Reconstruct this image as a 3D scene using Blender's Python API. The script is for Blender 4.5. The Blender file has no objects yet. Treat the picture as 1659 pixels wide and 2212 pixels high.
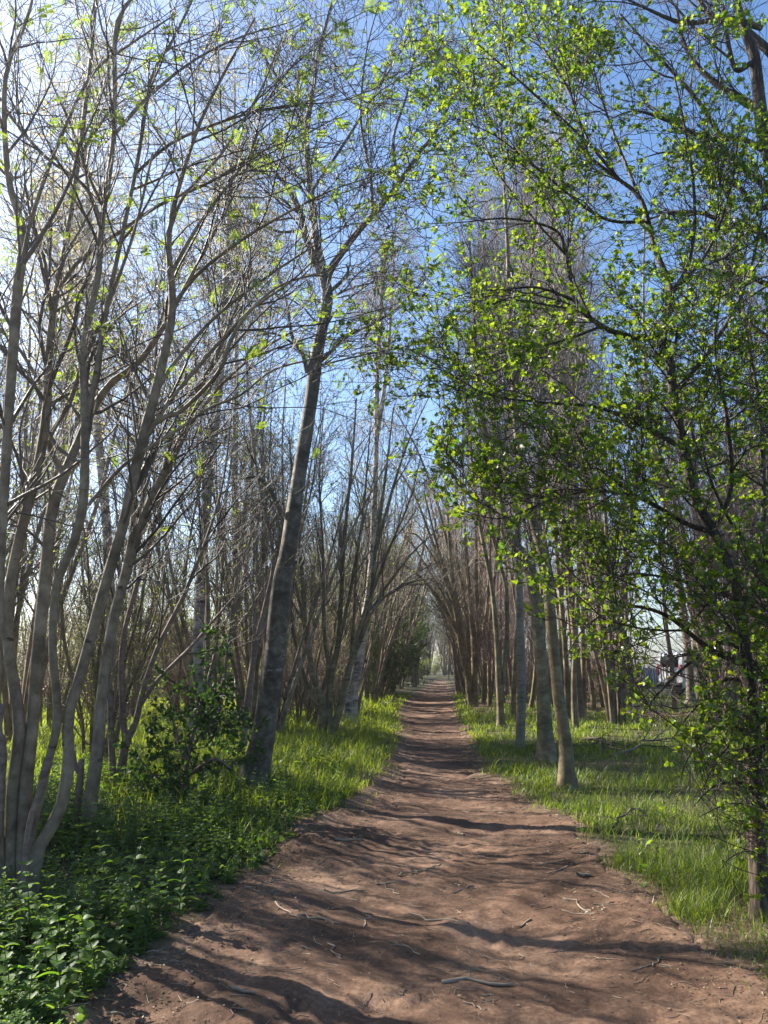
import bpy, math
import numpy as np
from math import radians as rad

S = bpy.context.scene
COL = S.collection
rng = np.random.default_rng(11)

# ------------------------------------------------------------------ camera model
F, CX, CY = 1640.0, 829.5, 1106.0
PITCH, CAMZ = rad(11.3), 1.6
SUN_AZ, SUN_EL = rad(-58), rad(36)          # azimuth clockwise from +Y (view direction)
cp, sp = math.cos(PITCH), math.sin(PITCH)


def ray(px, py):
    x = (px - CX) / F
    y = (CY - py) / F
    return np.array([x, cp - y * sp, sp + y * cp])


def at(px, py, Y):
    d = ray(px, py)
    return np.array([0, 0, CAMZ]) + d * (Y / d[1])


def camdepth(p):
    return p[..., 1] * cp + (p[..., 2] - CAMZ) * sp


def flat(px, py, z=0.0):
    d = ray(px, py)
    return np.array([0, 0, CAMZ]) + d * ((z - CAMZ) / d[2])


# ------------------------------------------------------------------ terrain
LE = [(60, 2330), (150, 2212), (300, 2110), (480, 1960), (600, 1850), (690, 1760), (775, 1680), (826, 1600), (838, 1560),
      (846, 1530), (868, 1508), (905, 1489), (938, 1468)]
RE = [(2050, 2330), (1740, 2212), (1650, 2130), (1480, 2020), (1340, 1900), (1210, 1760), (1120, 1680), (1078, 1630), (1036, 1570),
      (1012, 1545), (996, 1512), (984, 1489), (968, 1468)]
_l = np.array([flat(*p) for p in LE])
_r = np.array([flat(*p) for p in RE])
_yl = np.concatenate([[-40], _l[:, 1], [72, 84, 110, 400]])
_xl = np.concatenate([[_l[0, 0] - 1], _l[:, 0], [_l[-1, 0] + 2.0, _l[-1, 0] + 6, 27, 200]])
_yr = np.concatenate([[-40], _r[:, 1], [70, 82, 108, 400]])
_xr = np.concatenate([[_r[0, 0] + 1], _r[:, 0], [_r[-1, 0] + 2.2, _r[-1, 0] + 7, 29, 202]])


def sn(x, y, f, s=0.0):
    """cheap smooth noise in -1..1"""
    return (np.sin(x * f * 1.0 + 1.3 * np.sin(y * f * .9 + s) + s) + np.sin(y * f * 1.13 - 1.1 * np.sin(x * f * 1.2 + 2 * s) + 3 * s)
            + .6 * np.sin((x + y) * f * 1.9 + 5 * s) + .6 * np.sin((x - y) * f * 2.1 + 7 * s)) / 3.2


def edges(y):
    return np.interp(y, _yl, _xl), np.interp(y, _yr, _xr)


def outside(x, y):
    """signed distance to the path edge in metres, negative on the path"""
    xl, xr = edges(y)
    n = .13 * sn(x * 0, y, 2.3, 1) + .10 * sn(x, y, 5.3, 2) + .05 * sn(x, y, 13.0, 4)
    n = n + .40 * sstep(7, 12, y)
    return np.maximum(xl - x, x - xr) + n


def sstep(a, b, x):
    t = np.clip((x - a) / (b - a), 0, 1)
    return t * t * (3 - 2 * t)


def gz(x, y):
    x = np.asarray(x, float)
    y = np.asarray(y, float)
    e = outside(x, y)
    xl, xr = edges(y)
    left = x < (xl + xr) / 2
    z = -.12 + .13 * sstep(-.45, .15, e) + .03 * sn(x, y, 1.1, 4) * sstep(0, 1, e)
    z = z + np.where(left, .16, .10) * sstep(.1, 2.5, e)
    z = z + .10 * sn(x, y, .35, 6) * sstep(1, 5, e) + .02 * sn(x, y, 4.3, 8) * sstep(0, .5, e)
    return z


def pz(x, y):
    e = outside(x, y)
    xl, xr = edges(y)
    u = (x - (xl + xr) / 2) / ((xr - xl) / 2)
    z = -.075 * (1 - np.clip(u * u, 0, 1.0)) + .012
    z = z - .9 * np.clip(e - .02, 0, 1)
    fade = 1 / (1 + np.abs(y) / 25)
    z = z + .034 * sn(x, y, 1.9, 3) + (.018 * sn(x, y, 6.3, 5) + .008 * sn(x, y, 13.7, 9) + .005 * sn(x, y * 1.2, 31, 2)) * (.4 + fade)
    z = z + .012 * np.sin(y * 5.2 + 2 * sn(x, y, 1.7, 8)) * sstep(7, 12, y)
    return z


def gp(px, py):
    p = flat(px, py, 0.05)
    for _ in range(4):
        p = flat(px, py, float(gz(p[0], p[1])))
    return p


# ------------------------------------------------------------------ mesh building
def unit(a):
    return a / np.maximum(np.linalg.norm(a, axis=-1, keepdims=True), 1e-9)


class MB:
    def __init__(self):
        self.v, self.q, self.t, self.n = [], [], [], 0
        self.qm, self.tm = [], []

    def add(self, v, quads=None, tris=None, m=0):
        v = np.asarray(v, float).reshape(-1, 3)
        if quads is not None and len(quads):
            q = np.asarray(quads, int).reshape(-1, 4)
            self.q.append(q + self.n)
            self.qm.append(np.full(len(q), m))
        if tris is not None and len(tris):
            t = np.asarray(tris, int).reshape(-1, 3)
            self.t.append(t + self.n)
            self.tm.append(np.full(len(t), m))
        self.v.append(v)
        self.n += len(v)

    def tubes(self, P, R, k, m=0, rough=0.0, flat_end=False):
        P = np.asarray(P, float)
        R = np.asarray(R, float)
        if P.ndim == 2:
            P, R = P[None], R[None]
        if flat_end:
            P = np.concatenate([P, P[:, -1:]], 1)
            R = np.concatenate([R, R[:, -1:] * .02], 1)
        B, n, _ = P.shape
        T = np.gradient(P, axis=1)
        if flat_end:
            T[:, -1] = T[:, -2] = T[:, -3]
        T = unit(T)
        D = np.abs(P[:, -1] - P[:, 0])
        ref = np.eye(3)[np.argmin(D, 1)][:, None, :]
        N = unit(np.cross(T, np.broadcast_to(ref, T.shape)))
        Bv = np.cross(T, N)
        a = np.arange(k) * 2 * math.pi / k
        Rk = R[:, :, None] * np.ones(k)
        if rough:
            ph = rng.uniform(0, 6.28, (B, 1, 4))
            s = np.arange(n)[None, :, None]
            Rk = Rk * (1 + rough * (np.sin(2 * a + ph[..., :1] + s * .11) * .8 + np.sin(3 * a + ph[..., 1:2] - s * .17) * .6
                                    + np.sin(5 * a + s * .43 + ph[..., 2:3]) * .35 + np.sin(s * .8 + ph[..., 3:4]) * .5))
        V = P[:, :, None, :] + Rk[..., None] * (np.cos(a)[:, None] * N[:, :, None, :] + np.sin(a)[:, None] * Bv[:, :, None, :])
        idx = np.arange(B * n * k).reshape(B, n, k)
        q = np.stack([idx[:, :-1], np.roll(idx[:, :-1], -1, 2), np.roll(idx[:, 1:], -1, 2), idx[:, 1:]], -1)
        self.add(V, q.reshape(-1, 4), None, m)

    def place(self, tpl, pos, axis, nrm, size, m=0):
        """copies of a small template (leaf) along axis with given normal"""
        V, tris = tpl
        axis = unit(axis)
        nrm = unit(nrm - axis * np.sum(nrm * axis, -1, keepdims=True) + 1e-6)
        b = np.cross(nrm, axis)
        size = np.broadcast_to(np.asarray(size, float), (len(pos),))[:, None, None]
        X = pos[:, None, :] + size * (V[None, :, 0:1] * axis[:, None] + V[None, :, 1:2] * b[:, None] + V[None, :, 2:3] * nrm[:, None])
        off = (np.arange(len(pos)) * len(V))[:, None, None]
        self.add(X, None, (np.asarray(tris)[None] + off).reshape(-1, 3), m)

    def box(self, c, s, m=0, rz=0.0):
        c = np.array(c, float)
        s = np.array(s, float) / 2
        v = np.array([[x, y, z] for z in (-1, 1) for y in (-1, 1) for x in (-1, 1)]) * s
        if rz:
            ca, sa = math.cos(rz), math.sin(rz)
            v = v @ np.array([[ca, sa, 0], [-sa, ca, 0], [0, 0, 1]])
        self.add(v + c, [[0, 2, 3, 1], [4, 5, 7, 6], [0, 1, 5, 4], [2, 6, 7, 3], [0, 4, 6, 2], [1, 3, 7, 5]], None, m)

    def prism(self, prof, x0, x1, m=0, axis='y'):
        """closed profile [(a, z)] extruded from x0 to x1"""
        n = len(prof)
        v = []
        for e in (x0, x1):
            for a, z in prof:
                v.append([a, e, z] if axis == 'y' else [e, a, z])
        q = [[i, (i + 1) % n, n + (i + 1) % n, n + i] for i in range(n)]
        c0 = np.mean(np.array(v[:n]), 0)
        c1 = np.mean(np.array(v[n:]), 0)
        v += [c0, c1]
        t = [[2 * n, (i + 1) % n, i] for i in range(n)] + [[2 * n + 1, n + i, n + (i + 1) % n] for i in range(n)]
        self.add(v, q, t, m)

    def build(self, name, mats, parent=None, origin=None, smooth=False):
        v = np.concatenate(self.v)
        if origin is not None:
            v = v - np.asarray(origin)
        q = np.concatenate(self.q) if self.q else np.zeros((0, 4), int)
        t = np.concatenate(self.t) if self.t else np.zeros((0, 3), int)
        mi = np.concatenate((self.qm or [np.zeros(0)]) + (self.tm or [np.zeros(0)])).astype(np.int32)
        me = bpy.data.meshes.new(name)
        me.vertices.add(len(v))
        me.vertices.foreach_set('co', v.astype(np.float32).ravel())
        nl = len(q) * 4 + len(t) * 3
        me.loops.add(nl)
        me.loops.foreach_set('vertex_index', np.concatenate([q.ravel(), t.ravel()]).astype(np.int32))
        me.polygons.add(len(q) + len(t))
        ls = np.concatenate([np.arange(len(q)) * 4, len(q) * 4 + np.arange(len(t)) * 3]).astype(np.int32)
        me.polygons.foreach_set('loop_start', ls)
        if not isinstance(mats, (list, tuple)):
            mats = [mats]
        for m in mats:
            me.materials.append(m)
        if len(mats) > 1:
            me.polygons.foreach_set('material_index', mi)
        me.update(calc_edges=True)
        if smooth:
            me.polygons.foreach_set('use_smooth', np.ones(len(me.polygons), bool))
        o = bpy.data.objects.new(name, me)
        COL.objects.link(o)
        if parent is not None:
            o.parent = parent
        return o


def tag(o, label=None, cat=None, group=None, kind=None):
    if label:
        o['label'] = label
    if cat:
        o['category'] = cat
    if group:
        o['group'] = group
    if kind:
        o['kind'] = kind
    return o


def thing(name, label, cat, loc=(0, 0, 0), group=None, rz=0.0):
    o = bpy.data.objects.new(name, None)
    o.empty_display_size = .2
    COL.objects.link(o)
    o.location = [float(c) for c in loc]
    o.rotation_euler = (0, 0, rz)
    return tag(o, label, cat, group)


def dup(root, loc, rz=0.0, sc=1.0, label=None, group=None, tilt=(0, 0)):
    r = root.copy()
    COL.objects.link(r)
    r.location = [float(c) for c in loc]
    r.rotation_euler = (tilt[0], tilt[1], rz)
    r.scale = (sc, sc, sc) if np.isscalar(sc) else sc
    if label:
        r['label'] = label
    if group:
        r['group'] = group
    for ch in list(root.children):
        c = ch.copy()
        COL.objects.link(c)
        c.parent = r
        for g in list(ch.children):
            d = g.copy()
            COL.objects.link(d)
            d.parent = c
    return r


# ------------------------------------------------------------------ materials
def newmat(name):
    m = bpy.data.materials.new(name)
    m.use_nodes = True
    nt = m.node_tree
    nt.nodes.clear()
    out = nt.nodes.new('ShaderNodeOutputMaterial')
    return m, nt, out


def nd(nt, kind, **kw):
    n = nt.nodes.new(kind)
    for k, v in kw.items():
        if k.startswith('i_'):
            n.inputs[k[2:].replace('_', ' ')].default_value = v
        else:
            setattr(n, k, v)
    return n


def ramp(nt, stops, interp='LINEAR'):
    n = nt.nodes.new('ShaderNodeValToRGB')
    n.color_ramp.interpolation = interp
    els = n.color_ramp.elements
    while len(els) < len(stops):
        els.new(.5)
    for e, (p, c) in zip(els, stops):
        e.position = p
        e.color = (*c, 1)
    return n


def leafmat(name, ca, cb, ta, tb, trans=.45, gloss=.06, rough=.4):
    """ca..cb reflect colours, ta..tb transmitted colours, one shade per leaf"""
    m, nt, out = newmat(name)
    g = nd(nt, 'ShaderNodeNewGeometry')
    r1 = ramp(nt, [(0, ca), (1, cb)])
    r2 = ramp(nt, [(0, ta), (1, tb)])
    nt.links.new(g.outputs['Random Per Island'], r1.inputs[0])
    nt.links.new(g.outputs['Random Per Island'], r2.inputs[0])
    d = nd(nt, 'ShaderNodeBsdfDiffuse')
    t = nd(nt, 'ShaderNodeBsdfTranslucent')
    nt.links.new(r1.outputs[0], d.inputs[0])
    nt.links.new(r2.outputs[0], t.inputs[0])
    mx = nd(nt, 'ShaderNodeMixShader')
    mx.inputs[0].default_value = trans
    nt.links.new(d.outputs[0], mx.inputs[1])
    nt.links.new(t.outputs[0], mx.inputs[2])
    gl = nd(nt, 'ShaderNodeBsdfGlossy')
    gl.inputs['Roughness'].default_value = rough
    gl.inputs['Color'].default_value = (1, 1, 1, 1)
    m2 = nd(nt, 'ShaderNodeMixShader')
    m2.inputs[0].default_value = gloss
    nt.links.new(mx.outputs[0], m2.inputs[1])
    nt.links.new(gl.outputs[0], m2.inputs[2])
    nt.links.new(m2.outputs[0], out.inputs[0])
    return m


def barkmat(name, dark, mid, light, scale=(9, 9, 22), patch=1.6, bump=.5, bands=None, fissure=False):
    m, nt, out = newmat(name)
    tc = nd(nt, 'ShaderNodeTexCoord')
    mp = nd(nt, 'ShaderNodeMapping')
    mp.inputs['Scale'].default_value = scale
    nt.links.new(tc.outputs['Object'], mp.inputs[0])
    n1 = nd(nt, 'ShaderNodeTexNoise', i_Scale=1.0, i_Detail=6.0, i_Roughness=.65)
    nt.links.new(mp.outputs[0], n1.inputs['Vector'])
    n2 = nd(nt, 'ShaderNodeTexNoise', i_Scale=patch, i_Detail=3.0)
    nt.links.new(tc.outputs['Object'], n2.inputs['Vector'])
    mix = nd(nt, 'ShaderNodeMath', operation='ADD')
    s1 = nd(nt, 'ShaderNodeMath', operation='MULTIPLY')
    s1.inputs[1].default_value = .6
    s2 = nd(nt, 'ShaderNodeMath', operation='MULTIPLY')
    s2.inputs[1].default_value = .45
    nt.links.new(n1.outputs['Fac'], s1.inputs[0])
    nt.links.new(n2.outputs['Fac'], s2.inputs[0])
    nt.links.new(s1.outputs[0], mix.inputs[0])
    nt.links.new(s2.outputs[0], mix.inputs[1])
    r = ramp(nt, [(.39, dark), (.52, mid), (.66, light)])
    nt.links.new(mix.outputs[0], r.inputs[0])
    col = r.outputs[0]
    hgt = n1.outputs['Fac']
    if bands:                                   # dark horizontal lenticels / scars
        mp2 = nd(nt, 'ShaderNodeMapping')
        mp2.inputs['Scale'].default_value = bands[0]
        nt.links.new(tc.outputs['Object'], mp2.inputs[0])
        n3 = nd(nt, 'ShaderNodeTexNoise', i_Scale=1.0, i_Detail=2.0)
        nt.links.new(mp2.outputs[0], n3.inputs['Vector'])
        r3 = ramp(nt, [(bands[1], (0, 0, 0)), (bands[1] + .06, (1, 1, 1))])
        nt.links.new(n3.outputs['Fac'], r3.inputs[0])
        mc = nd(nt, 'ShaderNodeMix', data_type='RGBA')
        nt.links.new(r3.outputs[0], mc.inputs['Factor'])
        nt.links.new(col, mc.inputs[6])
        mc.inputs[7].default_value = (*bands[2], 1)
        col = mc.outputs[2]
    if fissure:
        mp3 = nd(nt, 'ShaderNodeMapping')
        mp3.inputs['Scale'].default_value = (30, 30, 5)
        nt.links.new(tc.outputs['Object'], mp3.inputs[0])
        vo = nd(nt, 'ShaderNodeTexVoronoi', feature='DISTANCE_TO_EDGE')
        vo.inputs['Scale'].default_value = 1
        nt.links.new(mp3.outputs[0], vo.inputs['Vector'])
        r4 = ramp(nt, [(0, (.35, .35, .35)), (.25, (1, 1, 1))])
        nt.links.new(vo.outputs['Distance'], r4.inputs[0])
        mm = nd(nt, 'ShaderNodeMix', data_type='RGBA', blend_type='MULTIPLY')
        mm.inputs['Factor'].default_value = 1
        nt.links.new(col, mm.inputs[6])
        nt.links.new(r4.outputs[0], mm.inputs[7])
        col = mm.outputs[2]
        hgt = vo.outputs['Distance']
    b = nd(nt, 'ShaderNodeBump')
    b.inputs['Strength'].default_value = bump
    b.inputs['Distance'].default_value = .01
    nt.links.new(hgt, b.inputs['Height'])
    p = nd(nt, 'ShaderNodeBsdfPrincipled')
    p.inputs['Roughness'].default_value = .75
    p.inputs['Specular IOR Level'].default_value = .3
    nt.links.new(col, p.inputs['Base Color'])
    nt.links.new(b.outputs[0], p.inputs['Normal'])
    nt.links.new(p.outputs[0], out.inputs[0])
    return m


def twigmat(name, a, b):
    m, nt, out = newmat(name)
    g = nd(nt, 'ShaderNodeNewGeometry')
    r = ramp(nt, [(0, a), (1, b)])
    nt.links.new(g.outputs['Random Per Island'], r.inputs[0])
    p = nd(nt, 'ShaderNodeBsdfPrincipled')
    p.inputs['Roughness'].default_value = .6
    p.inputs['Specular IOR Level'].default_value = .35
    nt.links.new(r.outputs[0], p.inputs['Base Color'])
    nt.links.new(p.outputs[0], out.inputs[0])
    return m


def plain(name, col, rough=.5, metal=0.0, spec=.5):
    m, nt, out = newmat(name)
    tc = nd(nt, 'ShaderNodeTexCoord')
    n = nd(nt, 'ShaderNodeTexNoise', i_Scale=3.0, i_Detail=4.0)
    nt.links.new(tc.outputs['Object'], n.inputs['Vector'])
    r = ramp(nt, [(.3, tuple(c * .85 for c in col)), (.7, tuple(min(1, c * 1.1) for c in col))])
    nt.links.new(n.outputs['Fac'], r.inputs[0])
    p = nd(nt, 'ShaderNodeBsdfPrincipled')
    p.inputs['Roughness'].default_value = rough
    p.inputs['Metallic'].default_value = metal
    p.inputs['Specular IOR Level'].default_value = spec
    nt.links.new(r.outputs[0], p.inputs['Base Color'])
    nt.links.new(p.outputs[0], out.inputs[0])
    return m


def soilmat(name, stops, fine=34, bump=.3, fleck=(.42, .34, .26), green=None):
    m, nt, out = newmat(name)
    tc = nd(nt, 'ShaderNodeTexCoord')
    a = nd(nt, 'ShaderNodeTexNoise', i_Scale=1.1, i_Detail=6.0, i_Roughness=.62)
    b = nd(nt, 'ShaderNodeTexNoise', i_Scale=float(fine), i_Detail=6.0, i_Roughness=.7)
    c = nd(nt, 'ShaderNodeTexNoise', i_Scale=9.0, i_Detail=4.0)
    for n in (a, b, c):
        nt.links.new(tc.outputs['Object'], n.inputs['Vector'])
    ma = nd(nt, 'ShaderNodeMath', operation='MULTIPLY_ADD')
    ma.inputs[1].default_value = .62
    nt.links.new(a.outputs['Fac'], ma.inputs[0])
    mb = nd(nt, 'ShaderNodeMath', operation='MULTIPLY')
    mb.inputs[1].default_value = .38
    nt.links.new(b.outputs['Fac'], mb.inputs[0])
    nt.links.new(mb.outputs[0], ma.inputs[2])
    r = ramp(nt, stops)
    nt.links.new(ma.outputs[0], r.inputs[0])
    col = r.outputs[0]
    v = nd(nt, 'ShaderNodeTexVoronoi')
    v.inputs['Scale'].default_value = 38
    v.inputs['Randomness'].default_value = 1
    nt.links.new(tc.outputs['Object'], v.inputs['Vector'])
    rv = ramp(nt, [(.10, (.55, .55, .55)), (.16, (0, 0, 0))])
    nt.links.new(v.outputs['Distance'], rv.inputs[0])
    thin = nd(nt, 'ShaderNodeMath', operation='MULTIPLY')
    rc = ramp(nt, [(.58, (0, 0, 0)), (.70, (1, 1, 1))])
    nt.links.new(c.outputs['Fac'], rc.inputs[0])
    nt.links.new(rv.outputs[0], thin.inputs[0])
    nt.links.new(rc.outputs[0], thin.inputs[1])
    mc = nd(nt, 'ShaderNodeMix', data_type='RGBA')
    nt.links.new(thin.outputs[0], mc.inputs['Factor'])
    nt.links.new(col, mc.inputs[6])
    mc.inputs[7].default_value = (*fleck, 1)
    col = mc.outputs[2]
    if green:
        at_ = nd(nt, 'ShaderNodeAttribute')
        at_.attribute_name = 'bare'
        gr = ramp(nt, [(.35, green[0]), (.65, green[1])])
        nt.links.new(b.outputs['Fac'], gr.inputs[0])
        mg = nd(nt, 'ShaderNodeMix', data_type='RGBA')
        nt.links.new(at_.outputs['Fac'], mg.inputs['Factor'])
        nt.links.new(gr.outputs[0], mg.inputs[6])
        nt.links.new(col, mg.inputs[7])
        col = mg.outputs[2]
    b1 = nd(nt, 'ShaderNodeBump')
    b1.inputs['Strength'].default_value = bump
    b1.inputs['Distance'].default_value = .02
    nt.links.new(b.outputs['Fac'], b1.inputs['Height'])
    b2 = nd(nt, 'ShaderNodeBump')
    b2.inputs['Strength'].default_value = bump
    b2.inputs['Distance'].default_value = .05
    nt.links.new(c.outputs['Fac'], b2.inputs['Height'])
    nt.links.new(b1.outputs[0], b2.inputs['Normal'])
    p = nd(nt, 'ShaderNodeBsdfPrincipled')
    p.inputs['Roughness'].default_value = .9
    p.inputs['Specular IOR Level'].default_value = .2
    nt.links.new(col, p.inputs['Base Color'])
    nt.links.new(b2.outputs[0], p.inputs['Normal'])
    nt.links.new(p.outputs[0], out.inputs[0])
    return m


M = {}
M['path'] = soilmat('path_soil', [(.36, (.048, .026, .016)), (.5, (.116, .066, .042)), (.64, (.25, .158, .106))])
M['ground'] = soilmat('ground_soil', [(.34, (.05, .03, .02)), (.5, (.12, .075, .05)), (.66, (.22, .15, .10))],
                      green=((.028, .030, .012), (.070, .068, .030)))
M['rowan'] = barkmat('rowan_bark', (.085, .063, .040), (.185, .143, .094), (.31, .25, .175), scale=(11, 11, 9), patch=3.2, bump=.6, bands=((7, 7, 13), .68, (.055, .042, .028)))
M['alder'] = barkmat('alder_bark', (.034, .028, .021), (.085, .072, .056), (.20, .175, .14), scale=(10, 10, 11), patch=3.2, bump=.9,
                     bands=((7, 7, 13), .66, (.20, .19, .17)))
M['birch'] = barkmat('birch_bark', (.06, .05, .045), (.30, .26, .22), (.52, .47, .42), scale=(5, 5, 9), patch=3.0, bump=.8,
                     bands=((2.5, 2.5, 16), .60, (.05, .042, .04)))
M['ash'] = barkmat('ash_bark', (.075, .056, .030), (.16, .125, .068), (.29, .235, .14), scale=(7, 7, 12), patch=2.4, bands=((3.2, 3.2, 11), .67, (.05, .038, .025)))
M['pale'] = barkmat('pale_bark', (.08, .066, .048), (.19, .16, .115), (.32, .28, .215), scale=(6, 6, 30), bands=((6, 6, 30), .64, (.06, .05, .04)))
M['haw'] = barkmat('hawthorn_bark', (.030, .022, .016), (.085, .062, .042), (.17, .13, .09), scale=(14, 14, 6), bump=1.0, fissure=True)
M['red'] = barkmat('red_bark', (.085, .058, .045), (.19, .13, .10), (.28, .20, .16), scale=(9, 9, 20))
M['cut'] = plain('cut_wood', (.36, .21, .13), .8)
M['tw_grey'] = twigmat('grey_twigs', (.06, .047, .034), (.19, .15, .11))
M['tw_rowan'] = twigmat('rowan_twigs', (.035, .027, .020), (.11, .083, .06))
M['tw_dark'] = twigmat('dark_twigs', (.022, .016, .012), (.065, .048, .036))
M['tw_red'] = twigmat('red_twigs', (.13, .085, .065), (.32, .22, .17))
M['tw_tan'] = twigmat('tan_twigs', (.14, .105, .07), (.32, .25, .18))
M['l_haw'] = leafmat('hawthorn_leaf', (.030, .075, .008), (.080, .13, .014), (.12, .27, .008), (.39, .48, .02), .54, .03, .42)
M['l_rowan'] = leafmat('rowan_leaf', (.05, .11, .02), (.09, .14, .03), (.22, .38, .02), (.42, .50, .03), .5, .03)
M['l_gold'] = leafmat('birch_catkin_leaf', (.15, .115, .045), (.22, .19, .07), (.50, .38, .12), (.58, .54, .18), .55, .02)
M['l_tan'] = leafmat('tan_bud', (.14, .09, .06), (.20, .14, .09), (.25, .17, .10), (.32, .24, .14), .4, .03)
M['l_spring'] = leafmat('spring_leaf', (.05, .10, .016), (.10, .14, .03), (.24, .36, .03), (.42, .46, .06), .5, .03)
M['l_ivy'] = leafmat('ivy_leaf', (.022, .060, .016), (.050, .105, .028), (.05, .13, .012), (.12, .22, .02), .35, .02, .45)
M['l_nettle'] = leafmat('nettle_leaf', (.030, .080, .020), (.078, .140, .032), (.15, .32, .018), (.34, .48, .035), .48, .022, .5)
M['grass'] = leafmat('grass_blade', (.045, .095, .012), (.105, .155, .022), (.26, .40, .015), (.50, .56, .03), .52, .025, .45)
M['grass_shaded'] = leafmat('shade_toned_grass_blade', (.034, .076, .012), (.085, .130, .024), (.17, .30, .015), (.38, .45, .03), .5, .02, .45)  # shade on the right verge is put into these darker blade colours
M['straw'] = leafmat('dry_grass', (.20, .16, .08), (.30, .25, .14), (.2, .16, .08), (.3, .25, .12), .3, .03)
M['litter'] = leafmat('leaf_litter', (.07, .045, .03), (.30, .22, .15), (.1, .06, .03), (.2, .14, .08), .15, .03)
M['stick'] = twigmat('fallen_stick', (.10, .072, .05), (.36, .28, .20))

# ------------------------------------------------------------------ leaf templates (x along, y across, z normal)


def lobed():
    V = [(0, 0, 0), (.55, 0, -.03), (1, 0, .0)]
    T = []
    for s in (1, -1):
        b = len(V)
        V += [(.34, .16 * s, .02), (.44, .46 * s, .10), (.62, .20 * s, .04), (.80, .36 * s, .09)]
        f = [[0, b, 1], [b, b + 1, 1], [1, b + 1, b + 2], [1, b + 2, b + 3], [1, b + 3, 2]]
        T += f if s < 0 else [t[::-1] for t in f]
    return np.array(V, float), T


def diamond(w=.3, z=.06):
    return np.array([(0, 0, 0), (.45, w, z), (1, 0, 0), (.45, -w, z)], float), [[0, 2, 1], [0, 3, 2]]


def pinnate():
    V, T = [], []
    for i in range(7):
        x = .18 + .12 * i
        zz = -.25 * x * x
        for s in (1, -1):
            if i == 6 and s < 0:
                continue
            L = .36 if i < 6 else .3
            dx, dy = (.35, .94 * s) if i < 6 else (1, 0)
            base = np.array([x, 0, zz])
            tip = base + L * np.array([dx, dy, -.22])
            side = np.array([dy, -dx, 0]) * .075
            mid = base * .5 + tip * .5 + np.array([0, 0, .015])
            b = len(V)
            V += [base, mid + side, tip, mid - side]
            T += [[b, b + 1, b + 2], [b, b + 2, b + 3]]
    b = len(V)
    V += [(0, .006, 0), (0, -.006, 0), (.9, 0, -.2)]
    T += [[b, b + 1, b + 2]]
    return np.array(V, float), T


def toothed():
    xs = np.array([0, .12, .16, .30, .34, .48, .52, .66, .70, .84, 1.0])
    ws = np.array([.02, .30, .26, .40, .34, .36, .29, .27, .20, .14, 0])
    V, T = [], []
    for i, x in enumerate(xs):
        z = .10 * math.sin(x * 3) - .22 * x * x
        V += [(x, 0, z - .03), (x, ws[i], z + .05), (x, -ws[i], z + .05)]
    for i in range(len(xs) - 1):
        a, b = 3 * i, 3 * i + 3
        T += [[a, b, b + 1], [a, b + 1, a + 1], [a, b + 2, b], [a, a + 2, b + 2]]
    return np.array(V, float), T


def heartleaf():
    V = [(0, 0, 0), (.5, 0, -.04), (1, 0, -.1)]
    T = []
    for s in (1, -1):
        b = len(V)
        V += [(-.08, .30 * s, .03), (.22, .50 * s, .05), (.55, .30 * s, .03)]
        f = [[0, 1, b], [b, 1, b + 1], [b + 1, 1, b + 2], [b + 2, 1, 2]]
        T += f if s > 0 else [t[::-1] for t in f]
    return np.array(V, float), T


LOBED, DIAM, PINN, TOOTH, HEART = lobed(), diamond(), pinnate(), toothed(), heartleaf()
SLIM = diamond(.16, .05)


# ------------------------------------------------------------------ growth
def resample(pts, n, cols=None):
    """smooth resample of guide points by Catmull-Rom"""
    pts = np.asarray(pts, float)
    if len(pts) == 2:
        return pts[0] + (pts[1] - pts[0]) * np.linspace(0, 1, n)[:, None]
    ext = np.vstack([2 * pts[0] - pts[1], pts, 2 * pts[-1] - pts[-2]])
    seg = np.linalg.norm(np.diff(pts[:, :3], axis=0), axis=1)
    cum = np.concatenate([[0], np.cumsum(seg)])
    s = np.linspace(0, cum[-1], n)
    i = np.clip(np.searchsorted(cum, s, side='right') - 1, 0, len(pts) - 2)
    t = ((s - cum[i]) / np.maximum(seg[i], 1e-9))[:, None]
    p0, p1, p2, p3 = ext[i], ext[i + 1], ext[i + 2], ext[i + 3]
    return .5 * ((2 * p1) + (-p0 + p2) * t + (2 * p0 - 5 * p1 + 4 * p2 - p3) * t ** 2 + (-p0 + 3 * p1 - 3 * p2 + p3) * t ** 3)


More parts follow.
